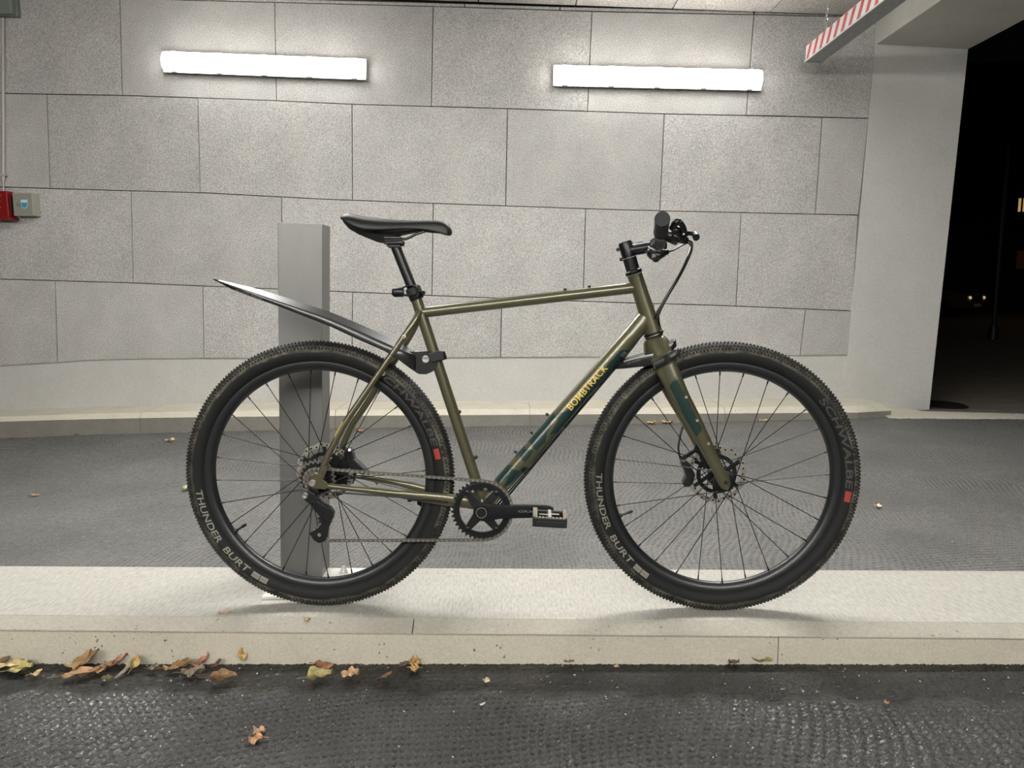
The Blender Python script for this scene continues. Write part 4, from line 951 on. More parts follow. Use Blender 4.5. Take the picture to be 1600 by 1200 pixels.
hose([B(1036, 560, -.075), B(1056, 610, -.072), B(1068, 655, -.068), B(1063, 680, -.062), B(1060, 700, -.058), B(1063, 717, -.055)], .0028, 'brake_hose')
hose([B(590, 757, -.068), B(575, 741, -.070), B(562, 722, -.066), B(548, 712, -.060)], .0026, 'brake_hose')
hose([B(700, 785, .046), B(640, 778, .074), B(560, 772, .080), B(515, 769, .082), B(497, 776, .086), B(490, 789, .086)], .0024, 'gear_cable')
# ---- seatpost, collar, tail light
fr('seatpost', [B(618.5, 386), B(652, 470)], .0134, 24, M['blackgloss'])
q = MB(); dd = (B(652, 470)-B(618.5, 386)).normalized()
q.lathe(B(644, 448), dd, [(.0150, 0), (.0185, .003), (.0190, .020), (.0190, .034), (.0175, .036)], 28); q.build('seat_clamp', M['blackgloss'], bike, smooth=40)
q = MB(); q.cyl(B(657, 457.5, -.010), B(661.5, 457.5, .014), .0055, 14); q.build('clamp_bolt', M['black_anod'], bike)
q = MB(); q.lathe(B(615, 456.5, .006), BF, [(.0115, 0), (.0128, .002), (.0128, .024), (.0110, .027)], 24)
tl = q.build('tail_light', M['blackgloss'], bike, smooth=40)
q = MB(); q.lathe(B(615, 456.5, .006), -BF, [(.0112, 0), (.0095, .003), (0, .004)], 20); q.build('lens', M['glassred'], tl)
q = MB(); q.tube(spline([B(630, 449, .012), B(637, 447, .016), B(649, 447, .020), B(652, 452, .021), B(650, 460, .020), B(638, 462, .016), B(630, 461, .012)], 4), [(.0022, .006)]*25, 8); q.build('mount_strap', M['rubber'], tl, smooth=50)
q = MB(); q.lathe(B(644.5, 449), dd, [(.0160, 0), (.0205, .002), (.0205, .019), (.0160, .021)], 24); q.build('mount_band', M['rubber'], tl, smooth=40)

# ---- saddle
TOP = [(536.5, 342), (541, 335), (548, 333.2), (556, 334), (570, 337.5), (585, 340), (605, 342.2), (630, 344), (655, 344.2), (680, 344.0), (695, 346), (703, 352), (706.5, 360)]
LOW = [(536, 343), (541, 346.5), (549, 352), (558, 357), (570, 362), (582, 364.5), (605, 364), (630, 361), (655, 360), (680, 363.5), (695, 368), (702, 370), (707, 365)]
WD = [.040, .056, .064, .069, .072, .071, .062, .046, .032, .025, .023, .020, .008]
q = MB(); nj = 17; vs = []
for (tx, ty), (lx, ly), wd in zip(TOP, LOW, WD):
    a, b = B(tx, ty), B(lx, ly, 0)
    for j in range(nj):
        t = -1+2*j/(nj-1); s_ = math.copysign(abs(math.sin(t*pi/2)), t); drop = abs(t)**(2.6)
        b2 = a+(b-a)
        p = a.lerp(b2, drop)-Vector((0, 0, .006*math.exp(-(t/.18)**2) if .03 < wd else 0)); p = p+BL*(s_*wd)
        vs.append(p)
k = len(TOP); fs = [(i*nj+j, (i+1)*nj+j, (i+1)*nj+j+1, i*nj+j+1) for i in range(k-1) for j in range(nj-1)]
n0 = len(vs)
for (lx, ly), wd in zip(LOW, WD):                     # underside
    b = B(lx, ly, 0)
    for j in (-1, 0, 1): vs.append(b+BL*(j*wd*.82)+Vector((0, 0, .004)))
for i in range(k-1):
    o = n0+i*3
    fs += [(o, o+1, o+4, o+3), (o+1, o+2, o+5, o+4), (i*nj, (i+1)*nj, o+3, o), (i*nj+nj-1, (i+1)*nj+nj-1, o+5, o+2)]
fs += [tuple(range(nj))+(n0+2, n0+1, n0), tuple((k-1)*nj+j for j in range(nj))+(n0+3*k-1, n0+3*k-2, n0+3*k-3)]
q.add(vs, fs); sad = q.build('saddle', M['saddle'], bike, smooth=55)
mod = sad.modifiers.new('smooth', 'SUBSURF'); mod.levels = 2; mod.render_levels = 2
q = MB(); sh = []
for (x, y0_, y1_, w_) in ((541, 346, 349, .040), (552, 352, 360, .052), (566, 359, 368, .054), (580, 362, 374, .050), (592, 363, 379, .040), (603, 364, 380, .030), (625, 362, 368, .026), (655, 359, 362, .018), (690, 363, 365, .014)):
    sh.append((x, y0_, y1_, w_))
vs = []
for x, y0_, y1_, w_ in sh:
    a, b = B(x, y0_), B(x, y1_); vs += [a-BL*w_, a+BL*w_, b+BL*w_*.8, b-BL*w_*.8]
fs = []
for i in range(len(sh)-1):
    for j in range(4): fs.append((i*4+j, (i+1)*4+j, (i+1)*4+(j+1) % 4, i*4+(j+1) % 4))
fs += [(0, 1, 2, 3), tuple(len(vs)-4+j for j in (3, 2, 1, 0))]
q.add(vs, fs); q.build('shell', M['blackmatt'], sad, smooth=40, bevel=.002)
for sg in (1, -1):
    q = MB(); q.tube(spline([B(570, 362, .030*sg), B(586, 371, .024*sg), B(600, 375.5, .022*sg), B(633, 373.5, .022*sg), B(650, 366, .020*sg), B(668, 360, .014*sg), B(676, 359, .010*sg)], 4), .0035, 10); q.build('rail', M['blackgloss'], sad)
q = MB(); q.obox(B(616, 379.5), BF, BL, BZ, .024, .022, .0045); q.obox(B(617, 384), BF, BL, BZ, .016, .014, .006); q.obox(B(616, 373), BF, BL, BZ, .022, .028, .0035); ca = q.build('rail_clamp', M['blackgloss'], bike, smooth=0, bevel=.003)
for x in (607, 629):
    q = MB(); q.lathe(B(x, 382, .0) , -BZ, [(.0048, -.008), (.0048, .004), (0, .005)], 12); q.build('bolt', M['black_anod'], ca)

# ---- crankset
LATR = .044; CRc = B(755, 790)
def cr_pt(r, a, lat): return CRc+BF*(r*math.cos(a))+BZ*(r*math.sin(a))+BL*lat
T = 40; o = []; i_ = []
for k in range(T*4):
    a = 2*pi*k/(T*4); r = .0765 if k % 4 in (0, 3) else .0825; o.append(cr_pt(r, a, LATR)); i_.append(cr_pt(.0600, a, LATR))
q = MB(); q.ring(o, i_, -BL*.003)
cs = q.build('chainring', M['blackmatt'], bike, smooth=0)
q = MB(); q.ring([cr_pt(.0735, 2*pi*k/80, LATR+.0022) for k in range(80)], [cr_pt(.0605, 2*pi*k/80, LATR+.0022) for k in range(80)], -BL*.003); q.build('ring_face', M['black_anod'], cs, smooth=0, bevel=.0006)
PE = B(858, 799.5, .068); adir = (PE-CRc); adir -= BL*adir.dot(BL); aang = math.atan2(adir.dot(BZ), adir.dot(BF)); alen = adir.length
for k, da in enumerate((52, 128, 232, 308)):
    a = math.radians(da); q = MB(); ca_, sa_ = math.cos(a), math.sin(a); tt = BZ*ca_-BF*sa_
    w0, w1 = .0140, .0082
    q.prism([cr_pt(.018, a, .052)-tt*w0, cr_pt(.018, a, .052)+tt*w0, cr_pt(.062, a, .051)+tt*w1, cr_pt(.066, a, .050), cr_pt(.062, a, .051)-tt*w1], -BL*.008)
    sp_ = q.build('spider_arm', M['blackgloss'], cs, smooth=0, bevel=.002)
    q = MB(); q.lathe(cr_pt(.0625, a, .0505), BL, [(.0062, -.004), (.0062, .002), (.0032, .003), (.0028, .0015), (0, .0015)], 14); q.build('ring_bolt', M['black_anod'], cs)
q = MB(); tn = adir.normalized(); up = BL.cross(tn); up = up if up.z > 0 else -up
def arm_poly(L, base):
    secs = [(-.018, .012), (-.010, .021), (.004, .0245), (.022, .0225), (.045, .0190), (.08, .0178), (.13, .0175), (L-.012, .0172), (L+.002, .0150), (L+.012, .0100)]
    return [base+tn*s_+up*w_ for s_, w_ in secs]+[base+tn*s_-up*w_ for s_, w_ in reversed(secs)]
base = CRc+BL*.066
pl_ = arm_poly(alen, base); n_ = len(pl_)
q.prism([p-BL*.014*(1-(i if i < n_/2 else n_-1-i)/(n_/2)*1.0) for i, p in enumerate(pl_)], -BL*.0001)
q = MB(); q.prism(pl_, -BL*.013); arm = q.build('crank_arm', M['black_anod'], bike, smooth=45, bevel=.0045)
q = MB(); q.lathe(CRc+BL*.050, BL, [(.023, 0), (.022, .012), (.0165, .0175), (.0150, .0175)], 30); q.build('crank_hub', M['black_anod'], arm, smooth=40)
q = MB(); q.lathe(CRc+BL*.0665, BL, [(.0142, 0), (.0142, .0022), (.0128, .0022), (.0128, .0)], 30, close=True); q.build('trim_ring', M['silver'], arm, smooth=40)
q = MB(); q.lathe(CRc+BL*.0665, BL, [(.0128, 0), (.0120, .0012), (.0, .0012)], 26); q.build('fixing_cap', M['blackgloss'], arm, smooth=40)
flat_text('GRX', B(809.5, 800.8, .0666), B(834, 801.3, .0666), .0062, 'lettering', M['printgrey'], arm, bold=.01)
arm2 = MB(); arm2.prism([2*CRc+BL*(-.132)-(p-2*0*CRc)+BL*0 for p in [Vector(x) for x in pl_]], BL*.013) if False else arm2.prism([CRc-(p-base)-BL*.066 for p in pl_], BL*.013)
arm2 = arm2.build('crank_arm', M['black_anod'], bike, smooth=45, bevel=.0045)
def pedal(c, sg):
    t_ = math.radians(-3); X = (BF*math.cos(t_)+BZ*math.sin(t_)); Z = (BZ*math.cos(t_)-BF*math.sin(t_)); L_ = BL*sg
    q = MB(); q.lathe(c, L_, [(.0055, -.006), (.0055, .016), (.010, .018), (.0085, .055), (.0100, .088), (.0085, .094)], 20); pd = q.build('pedal', M['blackgloss'], bike, smooth=40)
    q = MB(); m0 = c+L_*.055
    q.obox(m0+L_*.038, X, L_, Z, .043, .005, .0115); q.obox(m0-L_*.036, X, L_, Z, .040, .005, .009)
    q.obox(m0+X*.038, X, L_, Z, .005, .040, .0125); q.obox(m0-X*.037, X, L_, Z, .006, .040, .0125)
    q.obox(m0+L_*.043-Z*.003, X, L_, Z, .034, .003, .008)
    q.build('cage', M['blackmatt'], pd, smooth=0, bevel=.002)
    q = MB()
    for k in range(-4, 5):
        q.obox(m0+X*.038+L_*(k*.0085)+Z*.0132, X, L_, Z, .0045, .0018, .0014); q.obox(m0-X*.037+L_*(k*.0085)+Z*.0132, X, L_, Z, .0055, .0030, .0014)
        q.obox(m0+L_*.038+X*(k*.0085)+Z*.0122, X, L_, Z, .0026, .004, .0012)
    q.build('grip_teeth', M['pedalgrip'], pd, smooth=0, kind='stuff')
    q = MB(); q.obox(m0+Z*.007, X, L_, Z, .004, .040, .0035); q.obox(m0+Z*.010+X*.012, X, L_, Z, .012, .003, .0015); q.obox(m0+Z*.008-X*.015, X, L_, Z, .012, .003, .0015); q.build('axle_bridge', M['silver'], pd, smooth=0, bevel=.001)
pedal(CRc+adir+BL*.068, 1); pedal(CRc-adir-BL*.068, -1)

# ---- cassette, chain, derailleur
CG = Wp(RC, 0, .044, 0)
cass = None
for k, (T_, lt) in enumerate(((13, .0500), (15, .0465), (17, .0430), (19, .0395), (21, .0360), (24, .0325))):
    r = T_*.0127/(2*pi); q = MB(); oo = []; ii = []; n_ = T_*4
    for j in range(n_):
        a = 2*pi*j/n_; rr_ = r+(.0025 if j % 4 in (1, 2) else -.0025); oo.append(arc_pt(RC, rr_, a, lt)); ii.append(arc_pt(RC, r*.62, a, lt))
    q.ring(oo, ii, -BL*.0018)
    if cass is None: cass = q.build('cassette', M['chain'], bike, smooth=0)
    else: q.build('sprocket', M['chain' if k == 5 else 'black_anod'], cass, smooth=0)
q = MB(); q.lathe(Wp(RC, 0, .022, 0), BL, [(.023, 0), (.0215, .026), (.012, .030)], 24); q.build('cassette_body', M['blackgloss'], cass, smooth=40)
LC = .0465
def onpt(px, py, l=LC): return B(px, py, l)
rcg = 15*.0127/(2*pi)
top_ring = cr_pt(.0808, pi/2+.02, LC); path = []
def arcp(C, r, a0, a1, n, lat):
    return [C+BF*(r*math.cos(math.radians(a0+(a1-a0)*k/n)))+BZ*(r*math.sin(math.radians(a0+(a1-a0)*k/n)))+BL*lat for k in range(n+1)]
P_up = B(508, 811, LC); P_lo = B(500.5, 834, LC)
path = arcp(RC, rcg, 215, 88, 10, LC)
path = path+arcp(CRc, .0808, 92, -92, 24, LC)
path = path+arcp(P_lo-BL*LC, .0190, -88, -250, 10, LC)
path = path+[P_up+BF*.016-BZ*.004]+arcp(P_up-BL*LC, .0185, -20, 110, 8, LC)
path.append(path[0])
# resample to half-inch pitch
Ls = [0]
for i in range(1, len(path)): Ls.append(Ls[-1]+(path[i]-path[i-1]).length)
nlk = int(Ls[-1]/.0127); pts = []; j = 0
for k in range(nlk+1):
    s_ = Ls[-1]*k/nlk
    while j < len(Ls)-2 and Ls[j+1] < s_: j += 1
    pts.append(path[j].lerp(path[j+1], (s_-Ls[j])/(Ls[j+1]-Ls[j])))
q = MB()
for k in range(nlk):
    a, b = pts[k], pts[k+1]; X = (b-a).normalized(); Zd = X.cross(BL).normalized(); wd = .0034 if k % 2 else .0024
    for sg in (1, -1):
        c = (a+b)/2+BL*(wd*sg)
        h = .0040; hw = .0028; Lh = (b-a).length/2
        pl8 = [c-X*(Lh+.0028)+Zd*.0015, c-X*(Lh-.001)+Zd*h, c-X*.001+Zd*hw, c+X*.001+Zd*hw, c+X*(Lh-.001)+Zd*h, c+X*(Lh+.0028)+Zd*.0015, c+X*(Lh+.0028)-Zd*.0015, c+X*(Lh-.001)-Zd*h, c+X*.001-Zd*hw, c-X*.001-Zd*hw, c-X*(Lh-.001)-Zd*h, c-X*(Lh+.0028)-Zd*.0015]
        q.prism(pl8, BL*(.0009*sg))
    q.cur = 1; q.cyl(a-BL*.0042, a+BL*.0047, .0021, 7); q.cur = 0
q.build('chain', [M['chain'], M['silver']], bike, smooth=0)
# derailleur
hg = B(477, 774, .082)
q = MB(); q.prism([B(x, y, .066) for x, y in ((484, 758), (496, 762), (498, 772), (490, 780), (474, 779), (474, 770))], -BL*.006); q.build('hanger', M['blackmatt'], bike, smooth=0, bevel=.001)
q = MB(); q.prism([B(x, y, .090) for x, y in ((472, 769), (480, 766), (492, 772), (496, 782), (505, 789), (516, 794), (521, 802), (520, 810), (515, 817), (507, 815), (500, 808), (492, 799), (484, 788), (476, 782), (472, 776))], -BL*.020)
der = q.build('derailleur', M['blackgloss'], bike, smooth=0, bevel=.003)
q = MB(); q.prism([B(x, y, .0925) for x, y in ((486, 785), (490, 783), (498, 793), (507, 800), (505, 803), (496, 796))], -BL*.003); q.build('link_plate', M['black_anod'], der, smooth=0, bevel=.001)
q = MB(); q.lathe(B(476.8, 774.2, .0895), BL, [(.0085, 0), (.0085, .003), (.0065, .0045), (.0040, .0045), (.0035, .002), (0, .002)], 20); q.build('pivot_bolt', M['silver'], der)
q = MB(); q.prism([B(x, y, .056) for x, y in ((505, 800), (516, 803), (519, 812), (514, 824), (512, 838), (506, 846), (498, 849), (490, 844), (485, 836), (482, 833), (489, 830), (496, 826), (503, 818))], -BL*.002); q.build('cage_plate', M['blackgloss'], der, smooth=0, bevel=.0008)
q = MB(); q.prism([B(x, y, .040) for x, y in ((500, 800), (516, 803), (519, 812), (514, 824), (512, 838), (506, 846), (498, 848), (492, 842), (496, 826), (503, 818))], -BL*.002); q.build('cage_plate', M['blackgloss'], der, smooth=0, bevel=.0008)
for pc, r in ((P_up, .0185), (P_lo, .0190)):
    q = MB(); n_ = 44; q.ring([pc+BF*((r+(.0022 if j % 4 in (1, 2) else -.002))*math.cos(2*pi*j/n_))+BZ*((r+(.0022 if j % 4 in (1, 2) else -.002))*math.sin(2*pi*j/n_)) for j in range(n_)], [pc+BF*(.004*math.cos(2*pi*j/n_))+BZ*(.004*math.sin(2*pi*j/n_)) for j in range(n_)], -BL*.002)
    pu = q.build('pulley', M['blackmatt'], der, smooth=0)
    q = MB(); q.lathe(pc+BL*.0075, BL, [(.0052, 0), (.0048, .003), (0, .003)], 14); q.build('pulley_bolt', M['silver'] if r > .0187 else M['black_anod'], der)
# ---- brake callipers on the far side
q = MB(); q.prism([B(x, y, -.060) for x, y in ((1061, 716), (1068, 716), (1076, 724), (1083, 738), (1080, 750), (1074, 757), (1066, 757), (1064, 750), (1069, 742), (1066, 730), (1062, 724))], BL*.03)
cal = q.build('brake_calliper', M['blackgloss'], bike, smooth=0, bevel=.004)
q = MB(); q.prism([B(x, y, -.058) for x, y in ((1063, 713), (1083, 701), (1085, 693), (1091, 692), (1102, 715), (1104, 730), (1098, 732), (1090, 708), (1085, 706), (1066, 719))], BL*.012); q.build('mount_adapter', M['blackgloss'], cal, smooth=0, bevel=.002)
q = MB(); q.prism([B(x, y, -.066) for x, y in ((541, 704), (543, 698), (549, 697), (554, 702), (557, 714), (572, 728), (579, 736), (570, 738), (556, 734), (546, 724))], BL*.03)
cal = q.build('brake_calliper', M['blackgloss'], bike, smooth=0, bevel=.004)
q = MB(); q.prism([B(x, y, -.058) for x, y in ((514, 722), (520, 714), (536, 716), (546, 726), (560, 735), (556, 744), (520, 742), (514, 734))], BL*.008); q.build('mount_adapter', M['blackgloss'], cal, smooth=0, bevel=.002)
q = MB(); q.cyl(B(546, 703, -.03), B(546, 703, -.024), .004, 10); q.build('bolt', M['silver'], cal)

# ---- mudguards
def guard(rows, name, label, th=.0012, peak=.40):
    """rows: (ridge px, ridge py, edge px, edge py, half width of the top face, half width at the edge)"""
    vs = []
    for (rx, ry, ex, ey, hw, he) in rows:
        rN = B(rx, ry, hw); eN = B(ex, ey, he); mid = rN-BL*hw
        rF = rN-BL*(2*hw); eF = eN-BL*(2*he); cm = mid+Vector((0, 0, hw*peak))
        vs += [eN, rN, cm, rF, eF]
    q = MB(); n_ = len(rows)
    q.add(vs, [(i*5+j, i*5+j+1, (i+1)*5+j+1, (i+1)*5+j) for i in range(n_-1) for j in range(4)])
    o = q.build(name, M['guard'], bike, smooth=20); o['label'] = label
    s_ = o.modifiers.new('thickness', 'SOLIDIFY'); s_.thickness = th; s_.offset = 0
    return o
rg = guard([(333, 436, 333.2, 437, .001, .001), (348, 441, 347, 444, .008, .009), (362, 446, 360, 451, .014, .016), (385, 453.5, 383, 460, .022, .026), (410, 462, 408, 469, .027, .032), (433, 470, 432, 477.5, .030, .036), (470, 482.5, 470, 492, .032, .040), (517, 498.5, 517, 510.5, .033, .043), (560, 517, 560, 530.5, .034, .046), (600, 535, 600, 548, .034, .047), (622, 545, 622, 561, .032, .046), (642, 553, 642, 576, .022, .030), (652, 556, 650, 578, .012, .014)], 'mudguard', 'long black rear mudguard')
hc = (665.0, 561.0); OUTL = [(628, 548), (650, 550), (672, 548.5), (686, 555), (684, 570), (677, 580), (666, 585), (654, 584.5), (641, 576), (620, 560)]
def cast_out(an):
    dx, dy = math.cos(an), math.sin(an); best = 60
    for (x1, y1), (x2, y2) in zip(OUTL, OUTL[1:]+OUTL[:1]):
        ex, ey = x2-x1, y2-y1; den = dx*ey-dy*ex
        if abs(den) > 1e-9:
            t = ((x1-hc[0])*ey-(y1-hc[1])*ex)/den; s_ = ((x1-hc[0])*dy-(y1-hc[1])*dx)/den
            if t > 0 and -1e-6 <= s_ <= 1+1e-6: best = min(best, t)
    return hc[0]+dx*best, hc[1]+dy*best
AN = [2*pi*k/48 for k in range(48)]
q = MB(); q.ring([B(*cast_out(an), .016) for an in AN], [B(hc[0]+5.6*math.cos(an), hc[1]+5.8*math.sin(an), .016) for an in AN], -BL*.003); q.build('nose_plate', M['guard'], rg, smooth=0)
def strap_band(c0, c1, wpx, name, parent, rads, n=20):
    pass
# strap that holds the rear mudguard to the seat tube
sc = B(687, 557.5); sdirn = (st1-st0).normalized()
q = MB(); q.lathe(sc-sdirn*.011, sdirn, [(.0158, 0), (.0180, .001), (.0180, .021), (.0158, .022)], 28); sp = q.build('strap', M['blackgloss'], rg, smooth=40)
q = MB(); q.prism([B(x, y, .024) for x, y in ((669, 553), (684, 548), (692, 549), (693, 562), (683, 564), (674, 566), (671, 560))], -BL*.006); q.build('strap_end', M['blackmatt'], rg, smooth=0, bevel=.0015)
flat_text('ASS SAVERS', B(367, 453.2, .024), B(389, 461.5, .030), .0034, 'lettering', M['printgrey'], rg)
flat_text('MUDDER', B(392, 462.4, .031), B(409.5, 468.4, .036), .0034, 'lettering', M['printgrey'], rg)
# front guard: short, under the down tube and behind the crown
fg = guard([(957, 574, 957.5, 577, .010, .012), (975, 564, 974, 576, .026, .030), (998, 558, 998, 573.5, .034, .040), (1018, 553, 1019, 571, .036, .044), (1036, 549, 1037, 566, .034, .044), (1052, 534, 1053, 545, .026, .030), (1056, 531, 1057, 541, .020, .022)], 'mudguard', 'short black front mudguard', peak=.08)
flat_text('ASS SAVERS', B(980, 569.5, .0345), B(1001, 563.5, .041), .0034, 'lettering', M['printgrey'], fg)
q = MB(); c0 = B(1040, 560)
for sg in (1, -1):
    q.tube([B(1023, 571, .078 if sg > 0 else -.055), B(1041, 562, .080 if sg > 0 else -.055), B(1058, 551, .074 if sg > 0 else -.05)], [(.0095, .0035)]*3, 12)
q.tube([B(1058, 551, .074), B(1060, 549.5, .03), B(1060, 549.5, -.03), B(1058, 551, -.05)], [(.0025, .0095)]*4, 12, ref=BZ)
q.tube([B(1023, 571, .078), B(1022, 571, .03), B(1022, 571, -.03), B(1023, 571, -.055)], [(.0025, .0095)]*4, 12, ref=BZ)
q.build('strap', M['blackmatt'], fg, smooth=50)
q = MB(); q.obox(B(1042, 559.5, .0845), (BF*.9+BZ*.44).normalized(), BL, (BZ*.9-BF*.44).normalized(), .006, .002, .0105); q.build('buckle', M['black_anod'], fg, smooth=0, bevel=.001)
for k in (-1, 1):
    q = MB(); q.obox(B(1052, 555+k*1.0, .0832), (BF*.87+BZ*.48).normalized(), BL, (BZ*.87-BF*.48).normalized(), .0065, .0003, .0006); q.build('stripe', M['silver'], fg, smooth=0)
# ================================================================== fallen leaves and litter
LEAFM = {}
def leafmat(c):
    if c not in LEAFM: LEAFM[c] = mat('leaf_%d_%d_%d' % c, srgb(*c), .6, nscale=70, namt=.45, spec=.3)
    return LEAFM[c]
def leaf(px, py, lp, wp_, rot, shape, c, label, z=None, lift=0.0, curl=.35, cat='leaf', stem=True, fold=0.25, wallY=None, tip=0.0):
    """px,py: middle; lp,wp_: length, width in pixels; rot: degrees in the ground plane; tip: raised end (leaning) in radians"""
    if z is None:
        X0 = G(px, py, -.10).x; z = zbot(X0)+.004
    if z == 'rear':
        p = G(px, py, -.07)
        for _ in range(6): zz = rear_z(p.x, p.y)+.006; p = G(px, py, zz)
    else: p = G(px, py, z) if wallY is None else U(px, py, wallY)
    dep = (p.y*math.cos(PITCH)+(CAMH-p.z)*math.sin(PITCH))/FPX
    L, W = lp*dep*1.08, wp_*dep*(1.7 if wallY is None and tip < .3 else 1.15)
    c = tuple(int(.72*v_+.28*(sum(c)/3)*.92) for v_ in c)
    n, k = 10, 6; vs = []; rnd = random.Random(int(px*7+py*13))
    for i in range(n+1):
        t = i/n
        if shape == 'oval': w = math.sin(pi*t**.8)**.8
        elif shape == 'lobed': w = math.sin(pi*t)**.5*(.78+.22*math.cos(t*4*pi))*(1+.15*rnd.uniform(-1, 1))
        elif shape == 'heart': w = math.sin(pi*t**.6)**.7
        elif shape == 'strip': w = math.sin(pi*t)**.35*(1+.12*rnd.uniform(-1, 1))
        else: w = math.sin(pi*t)**.6*(1+.3*rnd.uniform(-1, 1))
        for j in range(k+1):
            u = -1+2*j/k
            x = (t-.5)*L; y = u*w*W*.5
            h = abs(u)*fold*W*.5*w + curl*L*.25*((t-.5)*2)**2 + (.10*math.sin(5*t+3.1*u+px)+.07*math.sin(11*t-4*u+py)+rnd.uniform(-.035, .035))*W
            vs.append(Vector((x, y, h)))
    R = Matrix.Rotation(math.radians(rot), 3, 'Z') @ Matrix.Rotation(-tip, 3, 'Y')
    vs = [R @ v for v in vs]; zmin = min(v.z for v in vs)
    fs = [(i*(k+1)+j, (i+1)*(k+1)+j, (i+1)*(k+1)+j+1, i*(k+1)+j+1) for i in range(n) for j in range(k)]
    q = MB(); base = p+Vector((0, 0, lift-zmin-.003 if wallY is None else 0))
    q.add([base+v for v in vs], fs); o = q.build('leaf', leafmat(c), None, smooth=40, origin=base)
    s_ = o.modifiers.new('thickness', 'SOLIDIFY'); s_.thickness = .0006
    tagm(o, label, cat, group='fallen leaves')
    if stem:
        a = base+R @ Vector((-.5*L, 0, curl*L*.25)); b = base+R @ Vector((-.85*L, W*.12, curl*L*.25)); mid_ = base+R @ Vector((0, 0, .0008))
        q = MB(); q.tube([mid_+Vector((0, 0, .0006)), (a+mid_)/2+Vector((0, 0, .001)), a, b], [.0006, .0008, .001, .0011], 6, caps=True); q.build('stalk', leafmat(tuple(int(v*.8) for v in c)), o)
    return o
def rear_z(X, Y): return float(rear_base(X, Y))
TAN, GOLD, YEL, BRN, RED, GRY, GRN = (188, 150, 98), (204, 164, 88), (176, 162, 92), (142, 104, 66), (176, 116, 84), (122, 112, 92), (96, 100, 52)
leaf(3, 1036, 22, 12, 20, 'rag', BRN, 'small brown leaf scrap cut by the left frame edge against the kerb', tip=.4)
leaf(20, 1043, 40, 14, 12, 'oval', (206, 180, 112), 'long pale tan leaf by the left frame edge, lying on the yellow-green one', lift=.004)
leaf(33, 1047, 32, 16, 40, 'oval', YEL, 'yellow-green leaf under the long pale tan leaf near the left frame edge')
leaf(57, 1053, 17, 8, 60, 'oval', TAN, 'little curled tan leaf with long thin stalk, alone on asphalt near left frame edge', curl=.9)
leaf(110, 1040, 20, 7, -12, 'strip', (198, 178, 132), 'pale narrow leaf strip touching the leaf pile at the kerb', stem=False)
leaf(131, 1038, 34, 18, 62, 'oval', (182, 142, 84), 'large golden-brown leaf standing up, top of the left leaf pile', tip=.55, fold=.7)
leaf(144, 1041, 30, 13, 48, 'oval', BRN, 'brown folded leaf standing behind the large golden-brown one in the left leaf pile', tip=.6, lift=.01, fold=.8)
leaf(127, 1055, 50, 13, 28, 'oval', (172, 126, 80), 'long brown leaf lying lowest in the left leaf pile', fold=.5)
leaf(157, 1048, 17, 14, 35, 'oval', (150, 112, 70), 'small round brown leaf between the left pile and the pink-tipped leaf', curl=.6)
leaf(171, 1039, 20, 18, -30, 'lobed', (190, 142, 92), 'orange-tan cupped leaf left of the pink-tipped leaf', tip=.3, curl=.7)
leaf(188, 1036, 26, 13, 35, 'oval', (190, 128, 102), 'pink-tipped folded leaf leaning on the kerb above the grey-brown strip', tip=.5, fold=.8)
leaf(166, 1060, 14, 8, 10, 'rag', GRN, 'dull dark green leaf scrap on asphalt below the orange-tan cupped leaf', stem=False)
leaf(195, 1050, 36, 7, 68, 'strip', GRY, 'grey-brown curled strip of leaf standing left of the golden triangular leaf', tip=.35, stem=False)
leaf(212, 1041, 22, 17, 80, 'heart', (206, 166, 92), 'golden triangular leaf leaning upright on the kerb, right of the grey-brown strip', tip=.75)
leaf(240, 1045, 15, 11, 20, 'rag', (120, 106, 84), 'small greyish leaf scrap right of the golden triangular leaf')
leaf(278, 1044, 38, 15, 14, 'rag', (160, 118, 68), 'crumpled brown leaf with holes, left end of the middle leaf cluster', curl=.6, tip=.2)
leaf(302, 1052, 32, 17, 22, 'lobed', (128, 114, 92), 'translucent grey-brown leaf, lowest of the middle leaf cluster', curl=.3)
leaf(316, 1035, 28, 13, 38, 'oval', (182, 112, 82), 'reddish curled leaf, highest of the middle leaf cluster', tip=.45, curl=.8)
leaf(338, 1039, 18, 8, 55, 'rag', (104, 66, 48), 'dark red-brown leaf scrap at the right end of the middle cluster', tip=.4, stem=False)
leaf(349, 1062, 40, 11, 8, 'strip', (150, 110, 68), 'rolled brown leaf with long stalk lying alone below the middle cluster', fold=1.1)
leaf(378, 1022, 19, 15, -60, 'lobed', (204, 168, 96), 'golden leaf stuck upright on the kerb face, left of the rear tyre', z=-.09, wallY=1.895, tip=-1.2, stem=False)
leaf(405, 1144, 18, 15, 60, 'lobed', (202, 150, 108), 'orange leaf on the open front asphalt, upper of the touching pair')
leaf(400, 1157, 20, 17, 200, 'lobed', (196, 142, 98), 'orange leaf on the open front asphalt, lower of the touching pair')
leaf(507, 1041, 28, 11, -8, 'rag', (164, 104, 66), 'red-brown leaf touching the kerb above the yellow-green folded leaf', curl=.5)
leaf(500, 1058, 38, 17, 30, 'oval', (170, 158, 88), 'yellow-green folded leaf below the red-brown leaf, under the rear tyre', fold=.6)
leaf(547, 1055, 26, 18, 8, 'lobed', (208, 158, 112), 'flat orange-tan leaf on asphalt, right of the yellow-green folded leaf', stem=False)
leaf(648, 1036, 20, 16, 100, 'lobed', (190, 148, 74), 'golden leaf leaning on the kerb face, upper of a pair below the chain', tip=.4)
leaf(648, 1046, 20, 14, -80, 'lobed', (200, 158, 84), 'golden leaf lying on the asphalt, lower of a pair below the chain')
leaf(631, 1039, 16, 9, 30, 'rag', (108, 90, 70), 'dark leaf scrap left of the golden pair at the kerb', tip=.3)
